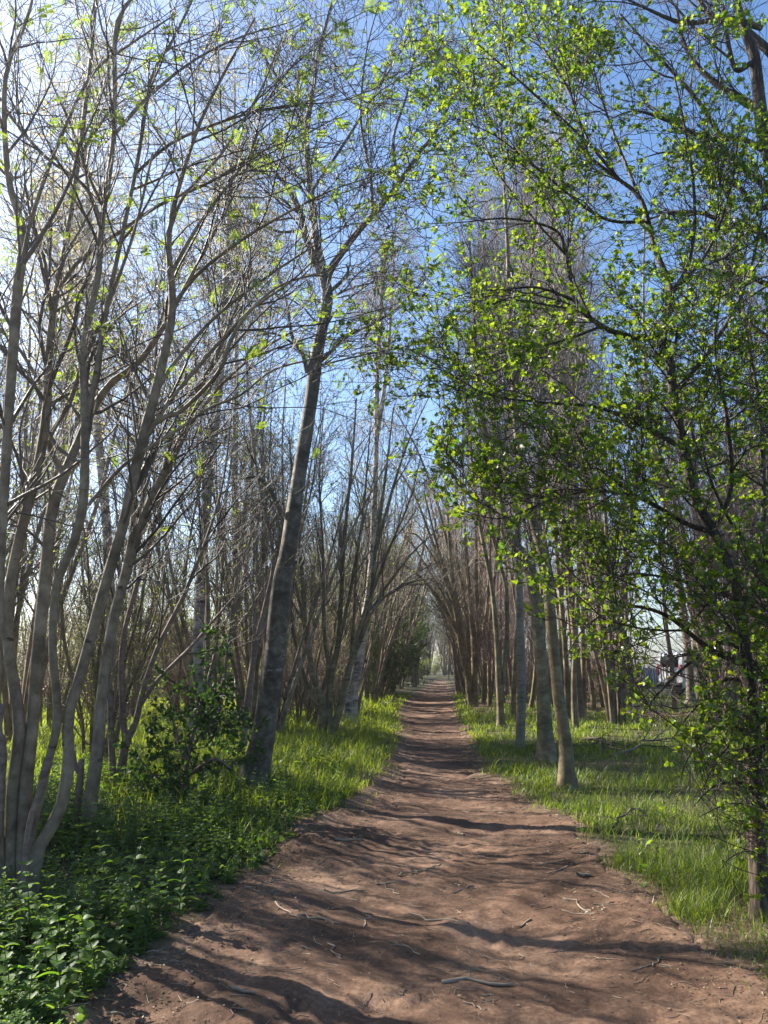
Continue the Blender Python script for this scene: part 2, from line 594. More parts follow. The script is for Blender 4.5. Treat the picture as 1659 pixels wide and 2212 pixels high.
def spawn(P, R, count, t=(.3, 1.0), L=(.5, 1.0), ang=(40, 12), up=.05, wig=.12, n=6, rr=.6, lr=.011, rtip=.0012, bylen=True, fall=.5,
          bias=None):
    B, n0, _ = P.shape
    seg = np.linalg.norm(np.diff(P, axis=1), axis=2).sum(1)
    p = seg / seg.sum() if bylen else np.full(B, 1 / B)
    pi = rng.choice(B, count, p=p)
    tt = rng.uniform(t[0], t[1], count) * .999
    f = tt * (n0 - 1)
    i = f.astype(int)
    a = (f - i)[:, None]
    pos = P[pi, i] * (1 - a) + P[pi, i + 1] * a
    T = unit(P[pi, i + 1] - P[pi, i])
    r0 = R[pi, i] * (1 - a[:, 0]) + R[pi, i + 1] * a[:, 0]
    h = rng.normal(size=(count, 3))
    h = unit(h - T * np.sum(h * T, 1, keepdims=True))
    th = np.radians(rng.normal(ang[0], ang[1], count))[:, None]
    d = np.cos(th) * T + np.sin(th) * h
    if bias is not None:
        d = unit(d + np.asarray(bias))
    ln = rng.uniform(L[0], L[1], count) * (1 - fall * tt)
    rad0 = np.maximum(np.minimum(r0 * rr, lr * ln), rtip * 1.3)
    out = np.zeros((count, n, 3))
    out[:, 0] = pos
    for j in range(1, n):
        d = d + wig * rng.normal(size=(count, 3)) + np.array([0, 0, up])
        d = unit(d)
        out[:, j] = out[:, j - 1] + d * (ln / (n - 1))[:, None]
    s = np.linspace(0, 1, n)
    Rr = rad0[:, None] * (1 - s) ** .85 + rtip * s
    return out, Rr


def tips(P, per=1, t=(.5, 1.0)):
    """points and directions along twigs for leaves"""
    B, n0, _ = P.shape
    pi = np.repeat(np.arange(B), per)
    f = rng.uniform(t[0], t[1], len(pi)) * .999 * (n0 - 1)
    i = f.astype(int)
    a = (f - i)[:, None]
    return P[pi, i] * (1 - a) + P[pi, i + 1] * a, unit(P[pi, i + 1] - P[pi, i])


def leafdirs(d, spread=1.0, z=0.0):
    return unit(d + rng.normal(size=d.shape) * spread + np.array([0, 0, z]))


def upn(n, bias=1.0):
    return rng.normal(size=(n, 3)) * .6 + np.array([0, 0, bias])


class Guide:
    """stems traced against the view and given their own real depth"""

    def __init__(self, d, ws=1.0, flare=.45):
        self.ws, self.flare = ws, flare
        self.d = d
        self.samples = []
        self.P, self.R = [], []

    def stem(self, pts, lean=0.0, att=False, n=48, base=None, wob=.0):
        pts = np.array([(p + (None,))[:4] if len(p) == 3 else p for p in pts], dtype=object)
        px = pts[:, 0].astype(float)
        py = pts[:, 1].astype(float)
        w = pts[:, 2].astype(float) * self.ws
        d0 = self.d
        if att and self.samples:
            A = np.concatenate(self.samples)
            k = np.argmin((A[:, 0] - px[0]) ** 2 + (A[:, 1] - py[0]) ** 2)
            d0 = A[k, 2]
        g = np.concatenate([[0], np.cumsum(np.hypot(np.diff(px), np.diff(py)))])
        g = g / g[-1]
        Y = d0 + lean * g ** 1.3
        P3 = np.array([at(a, b, c) for a, b, c in zip(px, py, Y)])
        r = w / 2 * camdepth(P3) / F
        Q = np.column_stack([P3, r, px, py])
        if not att:                                   # root into the ground
            b = Q[0].copy()
            b[2] = float(gz(b[0], b[1])) - .12
            b[3] *= 1.25
            if Q[0, 2] - b[2] > .1:
                Q = np.vstack([b, Q])
            else:
                Q[0] = b
        q = resample(Q, n)
        if wob:
            s = np.linspace(0, 1, n)
            env = np.clip(s * 6, 0, 1)
            q[:, 1] += wob * env * sn(s * 9, s * 4 + self.d, 1.0, px[0] % 7)
        self.samples.append(np.column_stack([q[:, 4], q[:, 5], q[:, 1]]))
        if not att:
            ds = np.concatenate([[0], np.cumsum(np.linalg.norm(np.diff(q[:, :3], axis=0), axis=1))])
            q[:, 3] = q[:, 3] * (1 + self.flare * np.exp(-np.maximum(ds - .1, 0) / .16))
        self.P.append(q[:, :3])
        self.R.append(np.maximum(q[:, 3], .002))
        return q[:, :3], np.maximum(q[:, 3], .002)


def even(G, n=48):
    s = np.linspace(0, 1, n)
    P, R = [], []
    for p, r in zip(G.P, G.R):
        u = np.linspace(0, 1, len(p))
        P.append(np.stack([np.interp(s, u, p[:, i]) for i in range(3)], 1))
        R.append(np.interp(s, u, r))
    return np.array(P), np.array(R)


def make_tree(name, label, cat, G, bark, twig, levels, leaves=None, group=None, k=10, rough=.05, stem_name='stem', extra_leaf=None,
              knots=0):
    """thing > stem(s), crown (> foliage)"""
    base = G.P[0][0].copy()
    base[2] += .12
    root = thing(name, label, cat, base, group)
    for i, (P, R) in enumerate(zip(G.P, G.R)):
        mb = MB()
        mb.tubes(P, R, k if R.max() > .02 else 6, rough=rough)
        mb.build('trunk' if (len(G.P) == 1 or i == 0 and stem_name == 'limb') else stem_name, bark, root, base, True)
    SP, SR = even(G)
    mb = MB()
    last = (SP, SR)
    allv = []
    for lv in levels:
        lv = dict(lv)
        kk = lv.pop('k', 3)
        src = lv.pop('src', None)
        sel = lv.pop('sel', None)
        sP, sR = last if src is None else ((SP, SR) if src == 0 else allv[src - 1])
        zone = lv.pop('zone', None)
        if sel is not None:
            ks = sel(sP)
            sP, sR = sP[ks], sR[ks]
        P, R = spawn(sP, sR, **lv)
        if zone:
            kz = zone(P[:, -1])
            P, R = P[kz], R[kz]
        mb.tubes(P, R, kk)
        last = (P, R)
        allv.append(last)
    crown = mb.build('crown', twig, root, base, True)
    if leaves:
        lm = MB()
        for spec in leaves:
            P, R = allv[spec.get('lvl', len(allv)) - 1]
            if spec.get('frac', 1) < 1:
                P = P[rng.random(len(P)) < spec['frac']]
            if spec.get('zone') is not None:
                P = P[spec['zone'](P[:, -1])]
            if len(P) == 0:
                continue
            pos, d = tips(P, spec.get('per', 2), spec.get('t', (.3, 1)))
            ax = leafdirs(d, spec.get('spread', .8), spec.get('z', .1))
            sz = rng.uniform(*spec['size'], len(pos))
            lm.place(spec['tpl'], pos, ax, upn(len(pos), spec.get('bias', 1.0)), sz)
        lm.build('foliage', spec['mat'], crown, base)
    return root


# ================================================================== GROUND AND PATH
def build_ground():
    th = np.concatenate([np.linspace(rad(-48), rad(48), 420), np.linspace(rad(48), rad(312), 90)[1:-1]])
    r = np.geomspace(.6, 420, 230)
    TH, RR = np.meshgrid(th, r)
    X, Y = RR * np.sin(TH), RR * np.cos(TH)
    Z = gz(X, Y)
    nth = len(th)
    idx = np.arange(len(r) * nth).reshape(len(r), nth)
    q = np.stack([idx[:-1], idx[1:], np.roll(idx[1:], -1, 1), np.roll(idx[:-1], -1, 1)], -1).reshape(-1, 4)
    mb = MB()
    V = np.stack([X, Y, Z], -1).reshape(-1, 3)
    mb.add(V, q)
    c = len(V)
    mb.add([[0, 0, float(gz(0, 0))]], None)
    mb.t.append(np.array([[c, (i + 1) % nth, i] for i in range(nth)])[:, ::-1])
    mb.tm.append(np.zeros(nth))
    o = mb.build('ground', M['ground'], None, None, True)
    x, y = V[:, 0], V[:, 1]
    e = outside(x, y)
    bare = bare_mask(x, y)
    a = o.data.attributes.new('bare', 'FLOAT', 'POINT')
    a.data.foreach_set('value', np.concatenate([bare, [1]]).astype(np.float32))
    tag(o, 'mossy woodland ground under the trees beside the path', None, None, 'structure')


SIDE = np.array([flat(1010, 1528), flat(1110, 1524), flat(1230, 1524), flat(1330, 1542), flat(1440, 1550)])[:, :2]


def bare_mask(x, y):
    e = outside(x, y)
    b = 1 - sstep(.05, .35, e)
    x = np.asarray(x, float)
    y = np.asarray(y, float)
    # worn side path on the right
    dmin = np.full(x.shape, 99.0)
    for (ax, ay), (bx, by) in zip(SIDE[:-1], SIDE[1:]):
        t = np.clip(((x - ax) * (bx - ax) + (y - ay) * (by - ay)) / ((bx - ax) ** 2 + (by - ay) ** 2), 0, 1)
        dmin = np.minimum(dmin, np.hypot(x - ax - t * (bx - ax), (y - ay - t * (by - ay)) * .7))
    b = np.maximum(b, 1 - sstep(1.1, 2.1, dmin + .5 * sn(x, y, 1.4, 2)))
    p = flat(1290, 1660)
    b = np.maximum(b, .9 * (1 - sstep(.4, 1.0, np.hypot((x - p[0]) * .7, y - p[1]) + .3 * sn(x, y, 2.4, 2))))
    # leaf litter in the shade of the left thicket and general worn spots
    b = np.maximum(b, .7 * sstep(.35, .7, sn(x, y, .8, 12)))
    return b


def build_path():
    ys = [0.3]
    while ys[-1] < 135:
        ys.append(ys[-1] + max(.03, .009 * ys[-1]))
    ys = np.array(ys)
    us = np.linspace(-1, 1, 120)
    xl, xr = edges(ys)
    c, hw = (xl + xr) / 2, (xr - xl) / 2 + .55
    X = c[:, None] + hw[:, None] * us[None]
    Y = np.broadcast_to(ys[:, None], X.shape)
    Z = pz(X, Y)
    Z = np.array(Z)
    for _ in range(170):
        fy = math.exp(rng.uniform(math.log(3.2), math.log(16)))
        a_, b_ = edges(fy)
        fx = (a_ + b_) / 2 + rng.normal(0, .30) * (b_ - a_)
        an = rng.normal(.08, .35)
        dx, dy = X - fx, Y - fy
        u_ = (dx * math.cos(an) - dy * math.sin(an)) / .055
        v_ = (dx * math.sin(an) + dy * math.cos(an)) / .13
        d2 = u_ * u_ + v_ * v_
        Z += -rng.uniform(.006, .016) * np.exp(-d2 ** 2) + .006 * np.exp(-(np.sqrt(d2) - 1.35) ** 2 * 6)
    n, m = X.shape
    idx = np.arange(n * m).reshape(n, m)
    q = np.stack([idx[:-1, :-1], idx[:-1, 1:], idx[1:, 1:], idx[1:, :-1]], -1).reshape(-1, 4)
    mb = MB()
    mb.add(np.stack([X, Y, Z], -1), q)
    tag(mb.build('path', M['path'], None, None, True), 'trodden red brown earth footpath striped with tree shadows', None, None, 'structure')


build_ground()
build_path()


# ================================================================== GRASS, NETTLES, LITTER
def polar(n, r0, r1, a0, a1, power=0.0):
    r = np.exp(rng.uniform(math.log(r0), math.log(r1), n))
    a = np.radians(rng.uniform(a0, a1, n))
    return r * np.sin(a), r * np.cos(a)


def blades(mb, x, y, h, w, lean, bend, m=0):
    n = len(x)
    z = gz(x, y) - .01
    ph = rng.uniform(0, 6.283, n)
    d = np.stack([np.cos(ph), np.sin(ph), np.zeros(n)], 1)
    side = np.stack([-d[:, 1], d[:, 0], np.zeros(n)], 1)
    tw = rng.uniform(-.8, .8, n)[:, None]
    side = unit(side * np.cos(tw) + d * np.sin(tw))
    base = np.stack([x, y, z], 1)
    rows = []
    for s, ww in ((0, 1.0), (.35, .95), (.7, .65)):
        c = base + d * (lean * s + bend * s * s)[:, None] * h[:, None] + np.array([0, 0, 1]) * (h * (s - .35 * (lean + bend) * s * s))[:, None]
        rows += [c + side * (w * ww / 2)[:, None], c - side * (w * ww / 2)[:, None]]
    tip = base + d * (lean + bend)[:, None] * h[:, None] + np.array([0, 0, 1]) * (h * (1 - .35 * (lean + bend)))[:, None]
    V = np.stack(rows + [tip], 1)
    o = np.arange(n)[:, None] * 7
    q = np.concatenate([o + np.array([[0, 1, 3, 2]]), o + np.array([[2, 3, 5, 4]])])
    t = o + np.array([[4, 5, 6]])
    mb.add(V, q, t, m)


def grass_patch(name, label, n, r0, r1, a0, a1, accept, hgt=(.10, .26), mat='grass', dryf=.05):
    x, y = polar(n, r0, r1, a0, a1)
    # gather into tufts
    e = outside(x, y)
    keep = accept(x, y, e) > rng.random(len(x))
    x, y, e = x[keep], y[keep], e[keep]
    tuft = .40 + .55 * sn(x, y, 2.7, 3) + .45 * sn(x, y, 8.0, 5)
    r = np.hypot(x, y)
    h = rng.uniform(*hgt, len(x)) * (.55 + .7 * np.clip(tuft, 0, 1.2)) * np.clip(.45 + 1.3 * e, .4, 1.15)
    w = rng.uniform(.004, .0075, len(x)) * np.clip(r / 8, .8, 3.2)
    mb = MB()
    dry = rng.random(len(x)) < dryf
    lean = np.abs(rng.normal(.25, .2, len(x)))
    bend = np.abs(rng.normal(.35, .25, len(x)))
    for msk, m in ((~dry, 0), (dry, 1)):
        blades(mb, x[msk], y[msk], h[msk], w[msk], lean[msk], bend[msk], m)
    tag(mb.build(name, [M[mat], M['straw']]), label, 'grass', None, 'stuff')


def acc_left(x, y, e):
    d = sstep(.0, .25, e) * (x < 0.8 + y * .08)
    near = sstep(7.6, 9.6, y + .6 * sn(x, y, 1.3, 4) + .25 * np.clip(-x - 3, 0, 4))
    tuftd = .35 + .65 * sstep(-.3, .4, sn(x, y, 2.2, 7))
    return d * (near * .95 + .2 * sstep(0, .4, sn(x, y, 1.7, 21))) * tuftd + .05 * sstep(-.3, 0, e) * (x < 0.8 + y * .08)


def acc_right(x, y, e):
    xl, xr = edges(y)
    d = sstep(-.02, .22, e) * (x > (xl + xr) / 2)
    return .06 * sstep(-.35, 0, e) * (x > (xl + xr) / 2) + d * (1 - .97 * bare_mask(x, y) * sstep(.3, .8, e)) * (.28 + .72 * sstep(-.35, .45, sn(x, y, 2.6, 3))) * (.5 + .5 * sstep(-.55, -.1, sn(x, y, 1.1, 17)))


grass_patch('grass', 'tall bright green grass catching the sun beyond the left trees', 150000, 6.5, 40, -33, 8, acc_left, (.14, .34))
grass_patch('grass', 'short tufted green grass on the right verge under the hawthorn', 190000, 3.4, 40, 2, 31, acc_right, (.04, .22), 'grass_shaded', .10)


def nettle_mesh(mb, x, y, h, leaf, tiers=6, lean=.15):
    n = len(x)
    z = gz(x, y) - .02
    base = np.stack([x, y, z], 1)
    ld = rng.normal(size=(n, 3)) * lean
    ld[:, 2] = 0
    P = np.stack([base + (ld * s * s + np.array([0, 0, s])) * h[:, None] for s in np.linspace(0, 1, 5)], 1)
    mb.tubes(P, np.linspace(.004, .0015, 5)[None] * np.ones((n, 1)), 4, 1)
    for j in range(tiers):
        s = .25 + .75 * j / (tiers - 1)
        c = base + (ld * s * s + np.array([0, 0, s])) * h[:, None]
        ph = rng.uniform(0, .5, n) + (math.pi / 2) * (j % 2)
        size = leaf * (1.15 - .75 * max(0, s - .45) / .55) * rng.uniform(.8, 1.15, n)
        for k2 in (0, math.pi):
            a = ph + k2
            el = .15 + .75 * max(0, s - .6)
            ax = np.stack([np.cos(a) * math.cos(el), np.sin(a) * math.cos(el), np.full(n, math.sin(el))], 1)
            nr = np.stack([-np.cos(a) * math.sin(el), -np.sin(a) * math.sin(el), np.full(n, math.cos(el))], 1) + rng.normal(size=(n, 3)) * .25
            mb.place(TOOTH, c, ax, nr, size, 0)


NETM = [M['l_nettle'], twigmat('nettle_stem', (.05, .08, .03), (.09, .10, .05))]
# the mass of nettles and goosegrass in the lower left
x, y = polar(9000, 3.3, 12.5, -34, -2)
e = outside(x, y)
k = (e > .05 + .25 * rng.random(len(x))) & (rng.random(len(x)) < np.clip(1.2 - (y - 8) * .25 - .2 * np.clip(-x - 3, 0, 9), .1, 1) * (.30 + .7 * sstep(-.4, .5, sn(x, y, 1.6, 9))))
x, y, e = x[k], y[k], e[k]
h = rng.uniform(.12, .44, len(x)) * np.clip(.3 + .8 * e, .25, 1.1) * (.75 + .5 * sn(x, y, 2.3, 3))
h = np.maximum(h, .08)
mb = MB()
nettle_mesh(mb, x, y, h, .035 + .10 * h)
tag(mb.build('undergrowth', NETM), 'dark mass of nettles carpeting the ground at the lower left', 'nettles', None, 'stuff')
# low broad leaves and clover between them, both verges
mb = MB()
x, y = polar(17000, 3.2, 16, -34, 31)
e = outside(x, y)
k = (e > .02) & (rng.random(len(x)) < np.where(x < 0, .9 * sstep(-.2, .5, sn(x, y, 1.9, 11)), .25 * sstep(0, .5, sn(x, y, 2.2, 4)))) & (rng.random(len(x)) < np.clip(1.3 - y * .05, .2, 1))
x, y = x[k], y[k]
a = rng.uniform(0, 6.28, len(x))
hh = rng.uniform(.02, .16, len(x)) * np.where(x < 0, 1, .6)
pos = np.stack([x, y, gz(x, y) + hh], 1)
ax = np.stack([np.cos(a), np.sin(a), rng.normal(0, .25, len(x))], 1)
mb.place(HEART, pos, ax, upn(len(x), 1.0), .014 + .05 * rng.random(len(x)) ** 1.8)
tag(mb.build('groundcover_leaves', M['l_nettle']), 'small heart shaped green leaves close to the soil on both verges', 'ground cover', None, 'stuff')

# single nettle plants that stand out at the front
pl = None
spots = [(95, 2010), (150, 1985), (210, 2010), (265, 1975), (300, 2020), (340, 1990), (60, 2060), (130, 2075), (190, 2060), (250, 2070), (28, 2110),
         (100, 2140), (165, 2150), (60, 2195), (130, 2210), (20, 2190), (205, 2130), (385, 2000), (420, 1950), (225, 1930), (300, 1920), (360, 1930)]
for i, s in enumerate(spots):
    p = gp(*s)
    if i < 4:
        mb = MB()
        hh = np.array([.34 + .04 * i])
        o = thing('nettle', 'stinging nettle with opposite toothed leaves at the front of the left verge', 'nettle', p, 'nettle plants at the front of the left verge')
        nettle_mesh(mb, np.array([p[0]]), np.array([p[1]]), hh, np.array([.085]), 7, .12)
        st, lf = MB(), MB()
        ob = mb.build('stalk', NETM, o, p)
        o.rotation_euler.z = 0
        pl = (pl or []) + [o]
    else:
        dup(pl[i % 4], p, rng.uniform(0, 6.28), rng.uniform(.75, 1.2))

# leaf litter, wood chips and pebbles on the earth
mb = MB()
x, y = polar(46000, 3.2, 24, -26, 31)
e = outside(x, y)
k = ((e < .1) & (rng.random(len(x)) < .10 + .6 * sstep(-.75, 0, e) * (1 + (x < 0)))) | ((e > .1) & (rng.random(len(x)) < np.where(x > 1, .7, .25)))
x, y, e = x[k], y[k], e[k]
a = rng.uniform(0, 6.28, len(x))
pos = np.stack([x, y, np.where(e < .02, pz(x, y), gz(x, y)) + .006], 1)
ax = np.stack([np.cos(a), np.sin(a), rng.normal(0, .15, len(x))], 1)
mb.place(diamond(.22, .05), pos, ax, upn(len(x), 1.5), rng.uniform(.008, .036, len(x)) * np.clip(np.hypot(x, y) / 7, .8, 2))
tag(mb.build('leaf_litter', M['litter']), 'dry leaf bits and wood chips scattered on the bare earth', 'leaf litter', None, 'stuff')
mb = MB()
x, y = polar(5200, 3.2, 18, -24, 31)
e = outside(x, y)
k = (e < .15) & (rng.random(len(x)) < .25 + .6 * sstep(-.6, 0, e))
x, y, e = x[k], y[k], e[k]
a = rng.uniform(0, 6.28, len(x))
L = rng.uniform(.03, .14, len(x))
d = np.stack([np.cos(a), np.sin(a), np.zeros(len(x))], 1)
sd = np.stack([-d[:, 1], d[:, 0], np.zeros(len(x))], 1)
P = []
for s in (-1, -.3, .35, 1):
    q = np.stack([x, y, np.zeros(len(x))], 1) + d * (s * L / 2)[:, None] + sd * (rng.normal(0, .12, len(x)) * L)[:, None]
    q[:, 2] = np.where(outside(q[:, 0], q[:, 1]) < .02, pz(q[:, 0], q[:, 1]), gz(q[:, 0], q[:, 1])) + .003
    P.append(q)
mb.tubes(np.stack(P, 1), rng.uniform(.001, .0028, len(x))[:, None] * np.array([1, .95, .8, .5]), 4)
tag(mb.build('twig_litter', M['stick']), 'crumbs of thin broken twig strewn over the path', 'twig litter', None, 'stuff')

# single fallen sticks
sticks = [((955, 2150), (1110, 2162), 9, 'thick bare stick lying flat at the bottom of the path'),
          ((1250, 1925), (1278, 1908), 9, 'short stout stick on the right half of the path'),
          ((500, 2188), (548, 2200), 8, 'short dark stick at the lower left corner of the path'),
          ((720, 1842), (782, 1838), 6, 'straight thin stick beside the left path edge'),
          ((715, 2070), (735, 2110), 4, 'thin pale stick pointing up the shaded path'),
          ((640, 2020), (735, 2035), 4, 'long kinked twig across the dark soil of the path'),
          ((860, 1905), (935, 1890), 4, 'curved twig in the middle of the shaded path'),
          ((1000, 1818), (985, 1806), 5, 'stubby forked stick on the sunlit middle of the path'),
          ((790, 2040), (800, 1995), 4, 'upward pointing twig near the path centre'),
          ((880, 1995), (1010, 2030), 4, 'long sinuous root like twig crossing the path'),
          ((590, 1990), (650, 2030), 4, 'bent twig on the litter left of the path'),
          ((1150, 2010), (1110, 2028), 4, 'small pale twig on the sunlit lower path'),
          ((700, 1950), (790, 1945), 4, 'thin level twig on the left of the shaded path'),
          ((1410, 2125), (1430, 2100), 4, 'small upright twig by the lower right verge'),
          ((230, 2195), (270, 2212), 6, 'pale stem lying beside the lower left nettles'),
          ((1290, 1850), (1255, 1855), 4, 'small dark twig near the right edge of the path')]
for q in range(30):
    px, py = rng.uniform(520, 1450), rng.uniform(1880, 2205)
    a_, l_ = rng.uniform(-.7, .7), rng.uniform(25, 85)
    if rng.random() < .5:
        a_ = math.pi - a_
    sticks.append(((px, py), (px + l_ * math.cos(a_), min(2230, py + .55 * l_ * math.sin(a_))), rng.uniform(1.8, 3.4), 'thin dry twig fallen on the lower part of the path'))
for (a, b, w, lab) in sticks:
    A, B = gp(*a), gp(*b)
    n = 7
    P = A + (B - A) * np.linspace(0, 1, n)[:, None]
    side = unit(np.array([-(B - A)[1], (B - A)[0], 0]))
    P = P + side * (rng.normal(0, .05, (n, 1)) * np.linalg.norm(B - A))
    r = w / 2 * camdepth(A) / F
    P[:, 2] = np.where(outside(P[:, 0], P[:, 1]) < .02, pz(P[:, 0], P[:, 1]), gz(P[:, 0], P[:, 1])) + r * .8
    o = thing('fallen_stick', lab, 'stick', P[0], 'sticks fallen on the path')
    mb = MB()
    mb.tubes(P, r * np.linspace(1, .55, n), 7, rough=.12, flat_end=True)
    ob = mb.build('shaft', M['stick'], o, P[0], True)
    tp, tr = spawn(P[None], (r * np.linspace(1, .55, n))[None], 2, (.3, .8), (.3 * np.linalg.norm(B - A), .5 * np.linalg.norm(B - A)), (35, 8), 0, .1, 5)
    tp[..., 2] = np.where(outside(tp[..., 0], tp[..., 1]) < .02, pz(tp[..., 0], tp[..., 1]), gz(tp[..., 0], tp[..., 1])) + .004
    for a_, b_ in zip(tp, tr):
        mb = MB()
        mb.tubes(a_, b_, 5)
        mb.build('side_twig', M['stick'], o, P[0], True)


for (a, b, w, lab) in (((1330, 1640), (1440, 1600), 6, 'dark dead branch lying in the grass behind the two grey trunks'),
                       ((1275, 1600), (1345, 1640), 5, 'thin dead branch fallen across the worn spot on the right verge'),
                       ((1330, 1800), (1395, 1770), 6, 'dead branch lying in the right verge grass near the hawthorn'),
                       ((1310, 1540), (1420, 1560), 5, 'spindly dead branch on the worn earth before the white van')):
    A, B = gp(*a), gp(*b)
    LL = np.linalg.norm(B - A)
    P = A + (B - A) * np.linspace(0, 1, 9)[:, None] + rng.normal(0, .03, (9, 3)) * LL
    r = w / 2 * camdepth(A) / F
    P[:, 2] = gz(P[:, 0], P[:, 1]) + .05 + .10 * np.sin(np.linspace(0, math.pi, 9))
    o = thing('fallen_branch', lab, 'branch', P[0])
    R0 = r * np.linspace(1, .3, 9)
    mb = MB()
    mb.tubes(P, R0, 7, rough=.1)
    mb.build('shaft', M['red'], o, P[0], True)
    p1, r1 = spawn(P[None], R0[None], 16, (.1, 1), (.2 * LL, .6 * LL), (45, 12), .03, .14, 7)
    p2, r2 = spawn(p1, r1, 60, (.1, 1), (.08 * LL, .25 * LL), (45, 12), .02, .16, 5)
    mb = MB()
    mb.tubes(p1, r1, 4)
    mb.tubes(p2, r2, 3)
    mb.build('twigs', M['tw_dark'], o, P[0], True)


# ================================================================== GUIDED TREES
def twl(a, b, c, **kw):
    """usual three twig levels"""
    return [dict(count=a, L=(.7, 2.0), t=(.35, 1), ang=(34, 12), up=.05, wig=.10, n=9, k=5),
            dict(count=b, L=(.35, 1.0), t=(.15, 1), ang=(40, 14), up=.05, wig=.14, n=6, k=4, rtip=.0018),
            dict(count=c, L=(.15, .5), t=(.15, 1), ang=(42, 14), up=.05, wig=.16, n=4, k=3, rtip=.0018)]


# --- big rowan clump at the left edge
G = Guide(gp(45, 1950)[1], .78, .12)
G.stem([(30, 1985, 34), (24, 1840, 32), (28, 1700, 32), (42, 1590, 32), (36, 1510, 30), (19, 1400, 28), (20, 1280, 27), (46, 1147, 27), (79, 1022, 26),
        (100, 897, 25), (104, 780, 22), (118, 650, 18), (150, 480, 14), (187, 208, 12), (205, 30, 9), (215, -80, 6)], .5)
G.stem([(8, 1960, 32), (-8, 1750, 30), (-8, 1450, 28), (2, 1180, 26), (10, 1040, 26), (21, 855, 27), (40, 605, 27), (52, 510, 22), (17, 375, 16), (12, 167, 12),
        (62, 30, 8), (80, -60, 5)], -.5)
G.stem([(52, 1990, 32), (48, 1850, 34), (56, 1700, 34), (72, 1540, 34), (79, 1440, 33), (98, 1235, 31), (112, 1105, 31), (140, 1022, 28), (167, 960, 24),
        (190, 905, 22), (233, 834, 20), (275, 803, 19), (312, 768, 17), (354, 705, 14), (395, 630, 12), (440, 545, 10), (500, 430, 8), (560, 300, 5)], .7)
G.stem([(66, 1985, 32), (71, 1907, 36), (88, 1820, 36), (128, 1757, 34), (148, 1644, 31), (147, 1551, 30), (172, 1465, 29), (225, 1272, 29), (267, 1126, 29),
        (300, 980, 28), (333, 855, 27), (358, 751, 24), (373, 660, 21), (366, 500, 15), (408, 333, 11), (458, 208, 9), (550, 40, 6)], .2)
G.stem([(62, 1840, 20), (100, 1665, 22), (124, 1551, 24), (113, 1400, 22), (122, 1265, 23), (162, 1165, 25), (180, 1080, 26), (183, 1000, 26), (183, 897, 23),
        (179, 772, 20), (192, 688, 18), (213, 590, 17), (220, 480, 16), (246, 292, 14), (250, 62, 11), (290, -10, 8)], -.2)
G.stem([(137, 1025, 18), (107, 965, 13), (115, 930, 12), (150, 870, 12), (185, 770, 11), (235, 655, 10), (290, 500, 8), (330, 330, 6)], -.6, True)
G.stem([(188, 905, 15), (210, 790, 15), (232, 660, 14), (292, 375, 12), (329, 167, 10), (375, 83, 8), (425, -20, 6)], .3, True)
G.stem([(312, 932, 15), (355, 902, 14), (396, 884, 13), (471, 805, 12), (502, 728, 11), (545, 667, 9), (617, 617, 7), (680, 560, 4), (760, 470, 2)], -.3, True)
G.stem([(190, 1092, 11), (260, 1012, 11), (320, 968, 10), (395, 921, 9), (455, 880, 8), (520, 853, 7), (590, 800, 6), (700, 765, 4), (800, 700, 2)], .4, True)
G.stem([(120, 885, 10), (70, 800, 10), (30, 740, 9), (-30, 690, 8), (-100, 640, 5)], .3, True)
G.stem([(220, 480, 12), (180, 400, 10), (100, 340, 9), (30, 260, 8), (-20, 180, 6)], -.3, True)
G.stem([(130, 620, 12), (175, 560, 11), (260, 500, 10), (350, 440, 9), (450, 395, 8), (560, 330, 6), (660, 290, 4), (750, 240, 2)], -.4, True)
G.stem([(370, 590, 13), (420, 500, 11), (470, 430, 10), (540, 330, 8), (570, 230, 6), (640, 130, 4)], .3, True)
G.stem([(300, 980, 13), (350, 890, 12), (430, 790, 11), (520, 690, 9), (600, 620, 7), (690, 590, 5), (780, 570, 2)], -.2, True)
G.stem([(333, 855, 13), (380, 780, 12), (460, 690, 10), (560, 610, 8), (680, 530, 5), (800, 460, 2)], .4, True)
G.stem([(373, 660, 12), (430, 590, 11), (520, 520, 9), (620, 460, 7), (720, 410, 5), (810, 380, 2)], -.5, True)
G.stem([(292, 375, 10), (370, 310, 9), (460, 270, 8), (560, 240, 6), (650, 225, 4), (730, 180, 2)], .2, True)
G.stem([(246, 292, 10), (320, 210, 9), (420, 130, 7), (520, 80, 5), (620, 50, 3)], .4, True)
G.stem([(366, 500, 10), (400, 420, 9), (480, 330, 8), (560, 200, 6), (610, 80, 4)], -.4, True)
G.stem([(45, 560, 12), (75, 450, 11), (130, 300, 10), (200, 160, 8), (290, 90, 6), (380, 30, 4)], .2, True)
rowan_levels = [dict(count=190, L=(.8, 2.3), t=(.34, 1), ang=(36, 13), up=.045, wig=.11, n=9, k=5, lr=.012),
                dict(count=1250, L=(.35, 1.1), t=(.12, 1), ang=(42, 14), up=.04, wig=.15, n=6, k=4, lr=.009, rtip=.0018),
                dict(count=3800, L=(.16, .55), t=(.1, 1), ang=(44, 14), up=.05, wig=.17, n=4, k=3, rtip=.0017)]
make_tree('rowan_tree', 'large grey many stemmed rowan at the left edge with fanned stems', 'tree', G, M['rowan'], M['tw_rowan'], rowan_levels,
          [dict(tpl=PINN, mat=M['l_rowan'], frac=.13, per=2, t=(.7, 1), size=(.04, .12), z=-.35, spread=.6, zone=lambda p: p[:, 2] > 3.3)], k=12, rough=.045)

